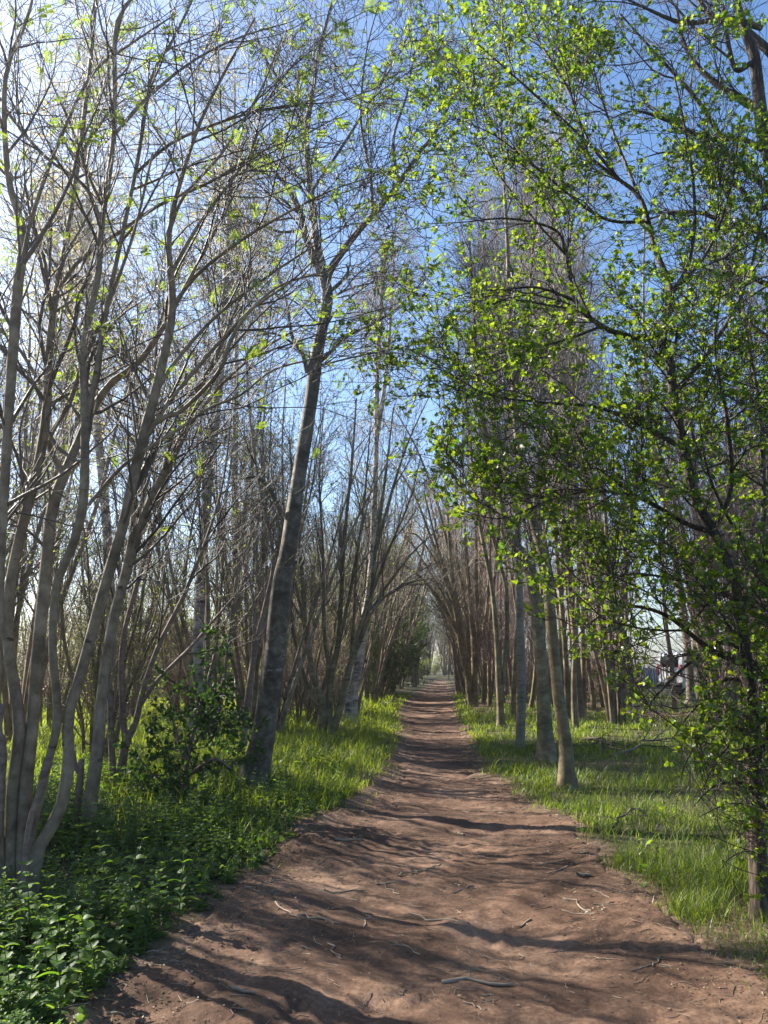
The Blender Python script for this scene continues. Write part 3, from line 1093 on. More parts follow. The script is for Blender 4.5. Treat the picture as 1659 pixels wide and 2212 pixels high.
# --- slimmer rowan behind it
G = Guide(gp(187, 1822)[1])
G.stem([(187, 1824, 32), (197, 1720, 30), (212, 1607, 28), (217, 1532, 26), (232, 1420, 24), (252, 1310, 23), (308, 1126, 20), (354, 1022, 18), (400, 930, 15),
        (425, 850, 12), (470, 760, 9), (520, 640, 6), (560, 500, 4)], .8)
G.stem([(250, 1320, 14), (285, 1150, 12), (295, 1000, 10), (330, 850, 8), (345, 700, 6), (400, 560, 4)], .5, True)
G.stem([(400, 932, 9), (470, 840, 7), (560, 760, 5), (660, 700, 3)], -.5, True)
make_tree('rowan_tree', 'slender grey rowan just behind the many stemmed one, beside a sawn stump', 'tree', G, M['rowan'], M['tw_rowan'], twl(70, 520, 1700),
          [dict(tpl=PINN, mat=M['l_rowan'], frac=.05, per=2, t=(.7, 1), size=(.06, .12), z=-.3, spread=.6)])
# sawn stump beside it
p = gp(166, 1815)
o = thing('tree_stump', 'thin sawn off dead stem standing among the nettles', 'stump', p)
P = np.array([p + [0, 0, -.1], at(168, 1740, p[1]), at(173, 1680, p[1]), at(176, 1640, p[1])])
mb = MB()
P = resample(P, 16)
mb.tubes(P, np.linspace(.034, .026, 16), 9, rough=.08, flat_end=True)
mb.build('trunk', M['red'], o, p, True)
mb = MB()
P2 = resample(np.array([at(174, 1675, p[1]), at(163, 1655, p[1] - .02), at(160, 1622, p[1] - .03)]), 8)
mb.tubes(P2, np.linspace(.02, .016, 8), 7, rough=.08, flat_end=True)
mb.build('side_stub', M['red'], o, p, True)
# broken stub in the clump
for nm, pts, w, lab in (('tree_stump', [(62, 1790, 12), (84, 1720, 16), (102, 1640, 17), (106, 1632, 14)], 0, 'reddish snapped off stub leaning out of the big rowan clump'),
                        ('tree_stump', [(8, 1640, 14), (-4, 1580, 16), (6, 1520, 12)], 0, 'short broken stub at the far left of the rowan clump')):
    G = Guide(gp(45, 1950)[1] - .12)
    q, r = G.stem(pts, .05, False, 20)
    o = thing(nm, lab, 'stump', q[0] + np.array([0, 0, .12]))
    mb = MB()
    mb.tubes(q, r, 9, rough=.1, flat_end=True)
    mb.build('trunk', M['red'], o, q[0] + np.array([0, 0, .12]), True)

# --- dark twin stem
G = Guide(gp(258, 1715)[1])
G.stem([(258, 1717, 19), (270, 1610, 18), (291, 1565, 14), (312, 1480, 12), (345, 1390, 11), (395, 1290, 9), (440, 1180, 7), (480, 1050, 5), (500, 900, 3)], .6)
G.stem([(246, 1714, 15), (240, 1600, 14), (238, 1500, 12), (232, 1400, 11), (255, 1280, 9), (290, 1150, 7), (330, 1000, 5), (360, 860, 3)], -.3)
G.stem([(270, 1600, 14), (263, 1500, 13), (266, 1382, 11), (300, 1250, 9), (345, 1100, 7), (385, 950, 5), (420, 800, 3)], .7, True)
G.stem([(300, 1530, 9), (340, 1470, 8), (410, 1400, 7), (470, 1330, 5), (540, 1250, 3)], .4, True)
make_tree('bare_tree', 'dark bare twin stemmed tree left of the ivy clad shrub', 'tree', G, M['red'], M['tw_dark'], twl(70, 450, 1500), None)

# --- leaning grey trunk with the fork
G = Guide(gp(545, 1700)[1], .92, .3)
G.stem([(545, 1702, 66), (572, 1570, 55), (592, 1420, 50), (606, 1270, 45), (622, 1186, 40), (643, 1045, 35), (660, 940, 33), (674, 852, 32), (682, 782, 31),
        (692, 729, 27), (703, 676, 26), (707, 634, 25), (697, 590, 24), (684, 525, 18), (671, 417, 16), (662, 292, 14), (675, 200, 12), (692, 100, 9), (722, -10, 6)], .5, n=90)
G.stem([(698, 600, 21), (676, 553, 19), (660, 510, 17), (648, 458, 14), (617, 400, 10), (592, 371, 6), (560, 320, 4)], -.3, True)
G.stem([(703, 612, 20), (716, 578, 18), (759, 518, 15), (805, 465, 13), (860, 398, 12), (905, 330, 10), (942, 283, 8), (985, 190, 5), (1003, 110, 3)], -.5, True)
G.stem([(715, 628, 10), (730, 615, 9), (743, 602, 9), (752, 586, 6), (748, 570, 3)], -.2, True, 20)
G.stem([(664, 805, 12), (653, 764, 10), (632, 729, 8), (622, 669, 7), (614, 632, 5), (590, 560, 3)], -.4, True)
G.stem([(645, 748, 6), (597, 722, 5), (573, 721, 4), (540, 730, 2)], -.1, True)
G.stem([(694, 780, 9), (748, 729, 7), (801, 701, 5), (854, 669, 4), (920, 600, 2)], -.6, True)
G.stem([(606, 1108, 13), (580, 1052, 10), (552, 1031, 8), (520, 1035, 5)], -.3, True, 24)
G.stem([(690, 790, 5), (770, 770, 4), (850, 755, 3), (910, 740, 2)], .2, True)
G.stem([(805, 465, 9), (800, 380, 8), (780, 260, 6), (790, 120, 4), (820, 0, 2)], .3, True)
G.stem([(860, 398, 8), (850, 300, 7), (880, 200, 5), (900, 80, 3)], -.2, True)
G.stem([(671, 417, 8), (730, 330, 7), (800, 220, 5), (860, 120, 3), (900, 40, 2)], -.5, True)
G.stem([(662, 292, 7), (620, 200, 6), (570, 120, 4), (540, 20, 2)], .3, True)
G.stem([(640, 500, 8), (600, 500, 6), (540, 480, 5), (480, 500, 3)], .3, True)
make_tree('leaning_tree', 'thick grey flaking trunk leaning right beside the path, forked high up', 'tree', G, M['alder'], M['tw_dark'],
          [dict(count=120, L=(.8, 2.7), t=(.42, 1), ang=(50, 15), up=.04, wig=.13, n=9, k=5, lr=.009),
           dict(count=900, L=(.3, 1.0), t=(.1, 1), ang=(44, 14), up=.03, wig=.17, n=6, k=4, rtip=.0022),
           dict(count=3600, L=(.14, .5), t=(.1, 1), ang=(46, 14), up=.03, wig=.2, n=4, k=3, rtip=.002)],
          [dict(tpl=PINN, mat=M['l_rowan'], frac=.16, per=2, t=(.7, 1), size=(.05, .15), z=-.45, spread=.6, zone=lambda p: p[:, 2] > 6)],
          k=18, rough=.05, stem_name='limb')

# --- slim stem left of the leaning trunk
G = Guide(gp(522, 1640)[1])
G.stem([(521, 1642, 15), (532, 1532, 14), (552, 1400, 13), (575, 1300, 10), (590, 1200, 8), (560, 1050, 6), (540, 900, 5), (530, 750, 3)], .3)
G.stem([(551, 1402, 9), (575, 1340, 8), (600, 1280, 6), (640, 1180, 5), (660, 1000, 3)], .4, True)
G.stem([(545, 1440, 8), (548, 1300, 7), (520, 1180, 5), (500, 1000, 3)], -.3, True)
make_tree('sapling', 'thin dark sapling close on the left of the leaning trunk', 'tree', G, M['red'], M['tw_dark'], twl(40, 260, 1000), None)

# --- grey fan clump on the left verge, mid distance
G = Guide(gp(708, 1585)[1])
G.stem([(708, 1584, 18), (715, 1465, 15), (730, 1392, 12), (737, 1283, 10), (745, 1150, 8), (760, 1000, 6), (770, 860, 3)], .8)
G.stem([(695, 1582, 17), (697, 1520, 17), (678, 1465, 13), (660, 1356, 11), (653, 1246, 9), (640, 1120, 7), (625, 950, 4)], -.5)
G.stem([(697, 1528, 11), (671, 1502, 9), (638, 1392, 8), (625, 1290, 6), (610, 1150, 4)], .6, True)
G.stem([(719, 1582, 16), (737, 1520, 16), (759, 1429, 13), (795, 1330, 10), (808, 1210, 8), (830, 1050, 6), (850, 880, 3)], .2)
G.stem([(740, 1505, 9), (775, 1360, 8), (835, 1200, 6), (885, 1080, 4), (910, 980, 2)], -.8, True)
G.stem([(806, 1215, 7), (835, 1100, 6), (880, 960, 4), (930, 850, 2)], .3, True)
G.stem([(795, 1330, 7), (840, 1260, 6), (895, 1190, 4), (950, 1140, 2)], -.3, True)
G.stem([(775, 1360, 7), (830, 1290, 6), (880, 1260, 4), (930, 1250, 2)], .5, True)
G.stem([(716, 1480, 9), (700, 1360, 8), (698, 1200, 6), (690, 1030, 4), (700, 880, 2)], 1.0, True)
G.stem([(732, 1390, 8), (760, 1260, 7), (785, 1100, 5), (800, 920, 3)], -1.0, True)
G.stem([(661, 1370, 7), (640, 1270, 6), (600, 1130, 4), (585, 1000, 2)], -.6, True)
G.stem([(758, 1430, 8), (765, 1320, 7), (775, 1180, 5), (815, 1000, 3)], .9, True)
make_tree('coppiced_tree', 'grey stems fanning up from one base on the sunlit left verge', 'tree', G, M['ash'], M['tw_grey'],
          [dict(count=110, L=(1.0, 2.6), t=(.3, 1), ang=(26, 10), up=.05, wig=.08, n=8, k=4), dict(count=800, L=(.5, 1.3), t=(.15, 1), ang=(32, 12), up=.05, wig=.12, n=6, k=3),
           dict(count=2400, L=(.25, .7), t=(.15, 1), ang=(36, 12), up=.05, wig=.14, n=4, k=3, rtip=.002)],
          [dict(tpl=DIAM, mat=M['l_spring'], frac=.5, per=2, t=(.5, 1), size=(.04, .07), zone=lambda p: p[:, 2] > 5)])

# --- silver birch with peeling bark
G = Guide(gp(752, 1560)[1])
G.stem([(751, 1562, 30), (759, 1502, 28), (773, 1429, 24), (788, 1338, 19), (800, 1250, 15), (808, 1100, 13), (813, 950, 11), (815, 800, 10), (824, 650, 8), (835, 520, 4)], .5, n=70)
G.stem([(812, 960, 9), (826, 870, 9), (836, 782, 8), (847, 641, 6), (850, 560, 3)], .6, True)
make_tree('silver_birch', 'silver birch with peeling white bark and hanging tan twigs above the path', 'tree', G, M['birch'], M['tw_tan'],
          [dict(count=60, L=(1.2, 3.0), t=(.42, 1), ang=(38, 12), up=.04, wig=.08, n=8, k=4), dict(count=420, L=(.6, 1.5), t=(.15, 1), ang=(45, 14), up=-.10, wig=.1, n=7, k=3),
           dict(count=2200, L=(.4, 1.0), t=(.2, 1), ang=(40, 14), up=-.28, wig=.08, n=5, k=3, rtip=.002)],
          [dict(tpl=SLIM, mat=M['l_tan'], frac=1, per=4, t=(.2, 1), size=(.04, .07), z=-.6, spread=.6, zone=lambda p: p[:, 2] > 4.5)], k=14, rough=.07, stem_name='limb')

# --- right side: twin trunks
G = Guide(gp(1226, 1706)[1])
G.stem([(1226, 1710, 33), (1222, 1610, 28), (1206, 1498, 25), (1191, 1348, 23), (1180, 1236, 21), (1162, 1160, 20), (1147, 1113, 18), (1132, 1050, 17), (1123, 978, 15),
        (1113, 907, 14), (1108, 800, 12), (1100, 650, 10), (1095, 500, 8), (1085, 330, 5), (1080, 200, 3)], .8, n=60)
G.stem([(1110, 850, 9), (1140, 700, 8), (1150, 550, 6), (1165, 400, 4)], .4, True)
G.stem([(1160, 1150, 7), (1200, 1040, 6), (1235, 900, 5), (1260, 760, 3)], .8, True)
straight = [dict(count=60, L=(.8, 2.2), t=(.45, 1), ang=(26, 9), up=.07, wig=.08, n=8, k=4), dict(count=380, L=(.45, 1.2), t=(.15, 1), ang=(30, 12), up=.07, wig=.11, n=6, k=3),
            dict(count=1200, L=(.2, .6), t=(.15, 1), ang=(35, 12), up=.07, wig=.13, n=4, k=3)]
make_tree('straight_tree', 'tall smooth grey trunk standing nearest to the right path edge', 'tree', G, M['ash'], M['tw_grey'], straight, None, k=14, rough=.03, stem_name='limb')
G = Guide(gp(1181, 1646)[1])
G.stem([(1181, 1650, 34), (1173, 1498, 28), (1165, 1385, 26), (1153, 1273, 25), (1138, 1212, 25), (1106, 1168, 19), (1093, 1130, 17), (1080, 1074, 15), (1065, 1002, 13),
        (1042, 907, 11), (1030, 800, 9), (1022, 650, 7), (1012, 480, 4)], .5, n=60)
G.stem([(1140, 1215, 17), (1153, 1187, 13), (1160, 1155, 11), (1156, 1100, 10), (1165, 1000, 9), (1175, 850, 7), (1180, 650, 4)], .7, True)
make_tree('forked_tree', 'smooth grey tree forking into a wide Y above head height on the right verge', 'tree', G, M['ash'], M['tw_grey'], straight, None, k=14, rough=.03, stem_name='limb')
G = Guide(gp(1123, 1618)[1])
G.stem([(1123, 1620, 20), (1127, 1498, 19), (1125, 1423, 17), (1121, 1273, 16), (1119, 1180, 14), (1113, 1098, 13), (1094, 1026, 11), (1080, 960, 10), (1062, 800, 8),
        (1050, 650, 6), (1042, 480, 4)], .5, n=60)
make_tree('young_birch', 'pale speckled birch trunk beside the Y forked tree', 'tree', G, M['pale'], M['tw_grey'], straight, None, k=12, rough=.04)
G = Guide(gp(1082, 1573)[1])
G.stem([(1083, 1575, 17), (1077, 1460, 14), (1073, 1385, 12), (1063, 1273, 10), (1045, 1180, 9), (1028, 1080, 7), (1015, 950, 5), (1000, 790, 3)], .5)
G.stem([(1085, 1490, 10), (1095, 1385, 10), (1093, 1273, 9), (1078, 1210, 8), (1062, 1140, 7), (1050, 1000, 5), (1045, 840, 3)], -.5, True)
make_tree('twin_stem_tree', 'slim tree with two upright stems at the right path edge before the bend', 'tree', G, M['ash'], M['tw_grey'], straight, None, stem_name='limb')
G = Guide(gp(1017, 1527)[1])
for pts, ln in (([(1017, 1528, 17), (1007, 1430, 14), (988, 1320, 10), (974, 1210, 8), (965, 1080, 5), (955, 950, 3)], -1),
                ([(1024, 1527, 16), (1024, 1400, 13), (1015, 1290, 10), (1006, 1180, 8), (1000, 1040, 5), (1000, 880, 3)], 1),
                ([(1020, 1500, 11), (1035, 1380, 9), (1030, 1260, 8), (1028, 1130, 6), (1030, 960, 3)], .3),
                ([(1012, 1470, 10), (995, 1400, 9), (980, 1300, 8), (945, 1180, 6), (915, 1060, 3)], -2),
                ([(1024, 1440, 10), (1050, 1330, 8), (1058, 1200, 6), (1060, 1050, 3)], .8),
                ([(1008, 1430, 9), (980, 1350, 8), (930, 1270, 6), (880, 1225, 4), (840, 1210, 2)], -1.5),
                ([(1015, 1420, 8), (1004, 1300, 7), (985, 1180, 6), (985, 1000, 3)], 1.5),
                ([(974, 1210, 7), (945, 1090, 6), (900, 970, 4), (850, 880, 2)], .5),
                ([(980, 1300, 7), (930, 1160, 6), (890, 1060, 4), (830, 980, 2)], -1),
                ([(988, 1320, 7), (950, 1230, 6), (905, 1160, 4), (870, 1150, 2)], .2),
                ([(1000, 1390, 7), (960, 1290, 6), (900, 1190, 4), (860, 1130, 2)], -.5)):
    G.stem(pts, ln, len(G.P) > 1)
make_tree('coppiced_tree', 'bundle of upright stems at the right bend whose boughs arch over the path', 'tree', G, M['ash'], M['tw_tan'],
          [dict(count=110, L=(1.2, 3.2), t=(.3, 1), ang=(28, 10), up=.03, wig=.08, n=8, k=4), dict(count=800, L=(.6, 1.7), t=(.15, 1), ang=(32, 12), up=.02, wig=.12, n=6, k=3, rtip=.0025),
           dict(count=2200, L=(.35, .9), t=(.15, 1), ang=(36, 12), up=.02, wig=.14, n=4, k=3, rtip=.0025)], None)
G = Guide(gp(992, 1500)[1])
G.stem([(993, 1502, 14), (985, 1440, 13), (978, 1380, 12), (973, 1330, 11), (962, 1230, 8), (940, 1130, 5), (920, 1040, 3)], .6)
make_tree('leaning_tree', 'dark trunk leaning left over the far bend of the path', 'tree', G, M['red'], M['tw_dark'],
          [dict(count=60, L=(1.2, 3.2), t=(.3, 1), ang=(38, 10), up=.02, wig=.08, n=8, k=4), dict(count=400, L=(.6, 1.7), t=(.15, 1), ang=(36, 12), up=.02, wig=.12, n=6, k=3, rtip=.003),
           dict(count=1000, L=(.35, .9), t=(.15, 1), ang=(36, 12), up=.02, wig=.14, n=4, k=3, rtip=.003)], None)

right_poles = [
    ([(1254, 1549, 18), (1247, 1442, 15), (1236, 1310, 13), (1221, 1160, 11), (1209, 1026, 10), (1200, 880, 8), (1193, 740, 6), (1190, 560, 3)], 'red', 'tw_red',
     'reddish brown slim trunk standing behind the two grey trunks'),
    ([(1374, 1567, 16), (1363, 1460, 15), (1356, 1393, 14), (1336, 1360, 12), (1315, 1290, 10), (1310, 1150, 8), (1300, 1000, 6), (1300, 800, 3)], 'ash', 'tw_dark',
     'grey trunk kinked to the left in front of the parked white van'),
    ([(1284, 1492, 15), (1287, 1420, 14), (1292, 1300, 13), (1295, 1194, 12), (1281, 1074, 11), (1271, 1002, 10), (1264, 850, 8), (1260, 700, 5), (1258, 520, 3)], 'ash', 'tw_grey',
     'straight grey trunk farther back at the end of the worn side path'),
    ([(1494, 1519, 19), (1485, 1400, 17), (1462, 1230, 15), (1439, 1108, 13), (1420, 1002, 12), (1405, 921, 10), (1394, 800, 8), (1390, 640, 5), (1392, 480, 3)], 'pale', 'tw_grey',
     'pale trunk right of the white van, leaning left as it rises'),
    ([(1458, 1537, 10), (1450, 1430, 9), (1438, 1340, 8), (1432, 1220, 6), (1440, 1050, 4), (1450, 900, 2)], 'red', 'tw_dark', 'thin dark stem standing right in front of the white van'),
    ([(1516, 1512, 27), (1513, 1440, 25), (1508, 1350, 21), (1520, 1200, 15), (1535, 1050, 10), (1540, 900, 5)], 'haw', 'tw_dark', 'thick blackish trunk half hidden by hawthorn leaves at the right'),
    ([(1394, 1526, 6), (1384, 1480, 6), (1373, 1440, 5), (1370, 1400, 3)], 'red', 'tw_dark', 'short thin stem leaning beside the kinked grey trunk')]
for pts, bk, tw, lab in right_poles:
    G = Guide(gp(*pts[0][:2])[1])
    G.stem(pts, .6, n=50)
    if pts[0][2] > 12 and bk != 'haw':
        i = len(pts) // 2
        x0, y0, w0 = pts[i]
        G.stem([(x0, y0, w0 * .6), (x0 + 22, y0 - 90, w0 * .5), (x0 + 38, y0 - 220, w0 * .35), (x0 + 45, y0 - 380, w0 * .15)], -.6, True)
    big = pts[0][2] > 8
    make_tree('slim_tree', lab, 'tree', G, M[bk], M[tw],
              [dict(count=70 if big else 4, L=(.9, 2.6), t=(.3, 1), ang=(34, 12), up=.06, wig=.1, n=8, k=4), dict(count=450 if big else 12, L=(.5, 1.4), t=(.15, 1), ang=(36, 12), up=.05, wig=.13, n=6, k=3, rtip=.002),
               dict(count=1300 if big else 20, L=(.25, .7), t=(.15, 1), ang=(38, 12), up=.05, wig=.15, n=4, k=3, rtip=.002)], None, stem_name='limb')

# --- the hawthorn at the right
G = Guide(gp(1643, 1985)[1], .9, .35)
G.stem([(1645, 1990, 44), (1634, 1813, 44), (1629, 1685, 46), (1622, 1573, 42), (1614, 1460, 36), (1597, 1320, 29), (1577, 1235, 26), (1540, 1150, 24), (1501, 1074, 23),
        (1476, 960, 21), (1455, 859, 20), (1447, 780, 20), (1432, 728, 19), (1449, 630, 16), (1414, 537, 13), (1385, 432, 11), (1333, 385, 9), (1274, 338, 7), (1200, 250, 4), (1130, 180, 2)], .9, n=90)
G.stem([(1428, 728, 14), (1370, 728, 13), (1303, 706, 12), (1245, 653, 10), (1222, 548, 8), (1198, 496, 6), (1099, 472, 5), (1000, 480, 3), (912, 484, 2)], -.2, True)
G.stem([(1540, 1150, 14), (1480, 1130, 11), (1390, 1080, 9), (1290, 1060, 7), (1190, 1080, 5), (1080, 1120, 3), (960, 1090, 2)], -.9, True)
G.stem([(1612, 1440, 15), (1530, 1400, 12), (1440, 1330, 9), (1350, 1310, 7), (1270, 1350, 4), (1220, 1420, 2)], -.5, True)
G.stem([(1478, 970, 13), (1390, 920, 10), (1290, 880, 8), (1180, 870, 6), (1050, 850, 4), (930, 780, 2)], -.8, True)
G.stem([(1598, 1330, 15), (1640, 1200, 13), (1650, 1050, 11), (1640, 880, 9), (1610, 700, 6), (1590, 520, 3)], .8, True)
G.stem([(1455, 850, 12), (1530, 760, 10), (1600, 640, 8), (1640, 500, 5), (1650, 380, 3)], .3, True)
G.stem([(1622, 1590, 12), (1560, 1560, 9), (1510, 1600, 6), (1480, 1650, 4), (1470, 1690, 2)], -.7, True)
G.stem([(1629, 1700, 10), (1590, 1690, 8), (1540, 1700, 5), (1500, 1740, 2)], -.5, True)
G.stem([(1447, 640, 11), (1490, 560, 9), (1500, 430, 7), (1480, 280, 5), (1450, 130, 3)], -.4, True)
G.stem([(1388, 440, 8), (1330, 300, 7), (1290, 180, 5), (1260, 40, 3)], .6, True)
G.stem([(1245, 650, 8), (1150, 620, 6), (1050, 640, 4), (950, 690, 2)], .6, True)
G.stem([(1540, 1150, 12), (1580, 1050, 10), (1570, 900, 8), (1545, 760, 5), (1560, 600, 3)], -.9, True)
G.stem([(1629, 1650, 14), (1665, 1560, 12), (1680, 1430, 10), (1670, 1280, 6), (1640, 1150, 3)], -.6, True)
G.stem([(1632, 1750, 5), (1595, 1735, 4), (1550, 1745, 3), (1510, 1765, 2)], -.3, True)
G.stem([(1634, 1840, 4), (1605, 1840, 3), (1575, 1855, 3), (1555, 1880, 2)], -.2, True)
G.stem([(1640, 1800, 10), (1660, 1740, 9), (1690, 1700, 7), (1720, 1600, 4)], -.2, True)
G.stem([(1340, 390, 8), (1260, 300, 7), (1150, 200, 6), (1060, 120, 4), (990, 60, 2)], -.3, True)
G.stem([(1270, 335, 7), (1230, 200, 6), (1160, 80, 5), (1110, -40, 3)], .5, True)
G.stem([(1222, 550, 7), (1150, 470, 6), (1080, 380, 5), (1030, 280, 3), (960, 200, 2)], .4, True)
G.stem([(1447, 640, 8), (1530, 540, 7), (1580, 400, 5), (1600, 250, 3)], -.3, True)
G.stem([(1400, 480, 8), (1300, 470, 7), (1180, 380, 5), (1080, 300, 3), (1000, 260, 2)], -.7, True)
G.stem([(1608, 1400, 12), (1550, 1390, 10), (1480, 1440, 8), (1420, 1500, 5), (1390, 1540, 2)], -.5, True)
G.stem([(1614, 1470, 11), (1560, 1470, 9), (1500, 1530, 7), (1470, 1570, 4), (1450, 1600, 2)], .3, True)
G.stem([(1590, 1290, 11), (1530, 1270, 9), (1450, 1250, 7), (1370, 1240, 5), (1290, 1260, 2)], .3, True)
G.stem([(1618, 1520, 10), (1650, 1470, 9), (1680, 1400, 7), (1700, 1300, 3)], -.6, True)
G.stem([(1560, 1190, 10), (1500, 1220, 8), (1430, 1180, 6), (1340, 1160, 3)], .5, True)
G.stem([(1640, 1200, 9), (1580, 1130, 8), (1530, 1020, 6), (1510, 900, 3)], -.7, True)
G.stem([(1625, 1620, 9), (1590, 1600, 7), (1550, 1640, 5), (1520, 1700, 2)], -.5, True)
G.stem([(1300, 705, 8), (1200, 740, 6), (1090, 760, 4), (970, 830, 2)], -1.0, True)
def van_gap(p):
    """the low opening between the hawthorn boughs"""
    b_ = np.degrees(np.arctan2(p[:, 0], p[:, 1]))
    el = (p[:, 2] - 1.6) / np.hypot(p[:, 0], p[:, 1])
    return ~((b_ > 18.8) & (b_ < 21.6) & (el > -.07) & (el < .04))


hzone = lambda p: van_gap(p) & ((p[:, 2] > 1.55 - (p[:, 0] - 1.36) * .95) | ((p[:, 0] > 2.05) & (p[:, 2] > .25)))
hz = [dict(zone=hzone, count=330, L=(.5, 1.6), t=(.18, 1), ang=(48, 16), up=.02, wig=.17, n=8, k=5, lr=.008, bias=(-.10, 0, 0)),
      dict(zone=hzone, count=3000, L=(.2, .75), t=(.1, 1), ang=(50, 16), up=.02, wig=.2, n=6, k=4, lr=.010, rtip=.002),
      dict(zone=hzone, count=10500, L=(.07, .30), t=(.1, 1), ang=(52, 16), up=.04, wig=.2, n=4, k=3, rtip=.0016)]
low = lambda P: (P[:, -1, 2] < 3.1) & (P[:, 0, 2] > .3)
lz = lambda p: van_gap(p) & ((p[:, 2] > 1.5 - (p[:, 0] - 1.36) * .95) | ((p[:, 0] > 2.05) & (p[:, 2] > .25)))
hz += [dict(src=0, sel=low, zone=lz, count=80, L=(.4, 1.1), t=(.1, 1), ang=(50, 16), up=.05, wig=.16, n=8, k=5, lr=.008),
       dict(zone=lz, count=560, L=(.2, .6), t=(.1, 1), ang=(50, 16), up=.03, wig=.2, n=6, k=4, lr=.008),
       dict(zone=lz, count=1500, L=(.07, .28), t=(.1, 1), ang=(52, 16), up=.04, wig=.2, n=4, k=3, rtip=.0014)]
make_tree('hawthorn_tree', 'hawthorn in bright new leaf overhanging the path from the right', 'tree', G, M['haw'], M['tw_dark'], hz,
          [dict(tpl=LOBED, mat=M['l_haw'], lvl=6, per=5, t=(.66, 1), size=(.022, .056), spread=1.1, z=.25, bias=.8, frac=.55),
           dict(tpl=LOBED, mat=M['l_haw'], lvl=3, per=5, t=(.66, 1), size=(.020, .056), spread=1.1, z=.25, bias=.8, frac=.50),
           dict(tpl=LOBED, mat=M['l_haw'], lvl=2, per=5, t=(.75, 1), frac=.7, size=(.026, .052), spread=.9, z=.2, bias=1.0)], k=16, rough=.08, stem_name='limb')

# --- bare tree rooted just out of frame on the right, boughs reaching in at the top
G = Guide(7.6)
base = np.array([4.75, 7.6, 0])
G.stem([(1870, 1690, 60), (1850, 1300, 50), (1800, 900, 42), (1740, 600, 36), (1690, 420, 30), (1650, 290, 27), (1630, 128, 22), (1610, 70, 18), (1580, -40, 12)], -.6, n=70)
G.stem([(1715, 500, 20), (1659, 408, 17), (1618, 373, 15), (1566, 327, 13), (1546, 278, 11), (1496, 204, 9), (1420, 120, 6), (1340, 30, 3)], -.4, True)
G.stem([(1690, 300, 16), (1655, 251, 16), (1601, 216, 14), (1519, 157, 11), (1478, 95, 9), (1460, 10, 6)], .5, True)
G.stem([(1680, 140, 18), (1655, 105, 17), (1601, 60, 15), (1537, 35, 12), (1500, -10, 9), (1430, -60, 5)], .3, True)
G.stem([(1740, 600, 16), (1659, 520, 14), (1622, 492, 12), (1572, 484, 10), (1513, 460, 8), (1443, 460, 5), (1390, 480, 3)], .2, True)
G.stem([(1630, 130, 12), (1590, 150, 11), (1570, 80, 9), (1560, 10, 7), (1530, -50, 4)], -.3, True)
G.stem([(1800, 880, 18), (1700, 760, 14), (1620, 700, 10), (1560, 620, 7), (1520, 520, 3)], .8, True)
G.stem([(1660, 330, 14), (1600, 300, 12), (1530, 300, 10), (1440, 260, 7), (1370, 240, 4), (1310, 260, 2)], -.4, True)
G.stem([(1645, 60, 13), (1570, 40, 11), (1480, 50, 9), (1400, 20, 6), (1320, -20, 3)], -.5, True)
G.stem([(1690, 420, 14), (1640, 450, 12), (1590, 400, 10), (1520, 370, 8), (1450, 330, 5), (1390, 340, 2)], .6, True)
G.stem([(1720, 520, 13), (1670, 610, 11), (1600, 590, 9), (1530, 610, 6), (1470, 580, 3)], -.5, True)
make_tree('bare_tree', 'dark bare boughs of a big tree reaching in at the upper right', 'tree', G, M['haw'], M['tw_dark'],
          [dict(count=120, L=(.6, 1.9), t=(.3, 1), ang=(44, 14), up=.04, wig=.14, n=9, k=5, lr=.009), dict(count=760, L=(.3, .9), t=(.1, 1), ang=(46, 14), up=.04, wig=.17, n=6, k=4, rtip=.002),
           dict(count=2400, L=(.1, .4), t=(.1, 1), ang=(46, 14), up=.06, wig=.18, n=4, k=3)], None, k=14, rough=.07, stem_name='limb')

# --- ivy clad shrub left of the leaning trunk
p = gp(395, 1735)
o = thing('ivy_shrub', 'dark ivy climbing over a bushy stem left of the leaning trunk', 'ivy', p)
G = Guide(p[1])
G.stem([(395, 1738, 12), (405, 1640, 11), (430, 1540, 9), (455, 1450, 7), (470, 1380, 4)], .3)
G.stem([(400, 1660, 8), (380, 1580, 6), (360, 1520, 3)], .2, True)
G.stem([(425, 1560, 7), (470, 1550, 6), (500, 1570, 3)], -.2, True)
G.stem([(400, 1700, 7), (350, 1690, 6), (320, 1740, 3)], -.3, True)
G.stem([(400, 1680, 7), (460, 1640, 6), (500, 1660, 3)], -.4, True)
mb = MB()
for P, R in zip(G.P, G.R):
    mb.tubes(P, R, 7, rough=.06)
mb.build('stem', M['red'], o, p, True)
SP, SR = even(G)
P1, R1 = spawn(SP, SR, 95, (.03, 1), (.15, 1.05), (65, 15), -.02, .2, 6)
P2, R2 = spawn(P1, R1, 1000, (.1, 1), (.08, .25), (55, 15), 0, .2, 4)
mb = MB()
mb.tubes(P1, R1, 4)
mb.tubes(P2, R2, 3)
cr = mb.build('crown', M['tw_dark'], o, p, True)
mb = MB()
pos, d = tips(P2[P2[:, -1, 2] > .05], 4, (.1, 1))
mb.place(HEART, pos, leafdirs(d, 1, -.2), upn(len(pos), .7), rng.uniform(.02, .06, len(pos)))
mb.build('foliage', M['l_ivy'], cr, p)


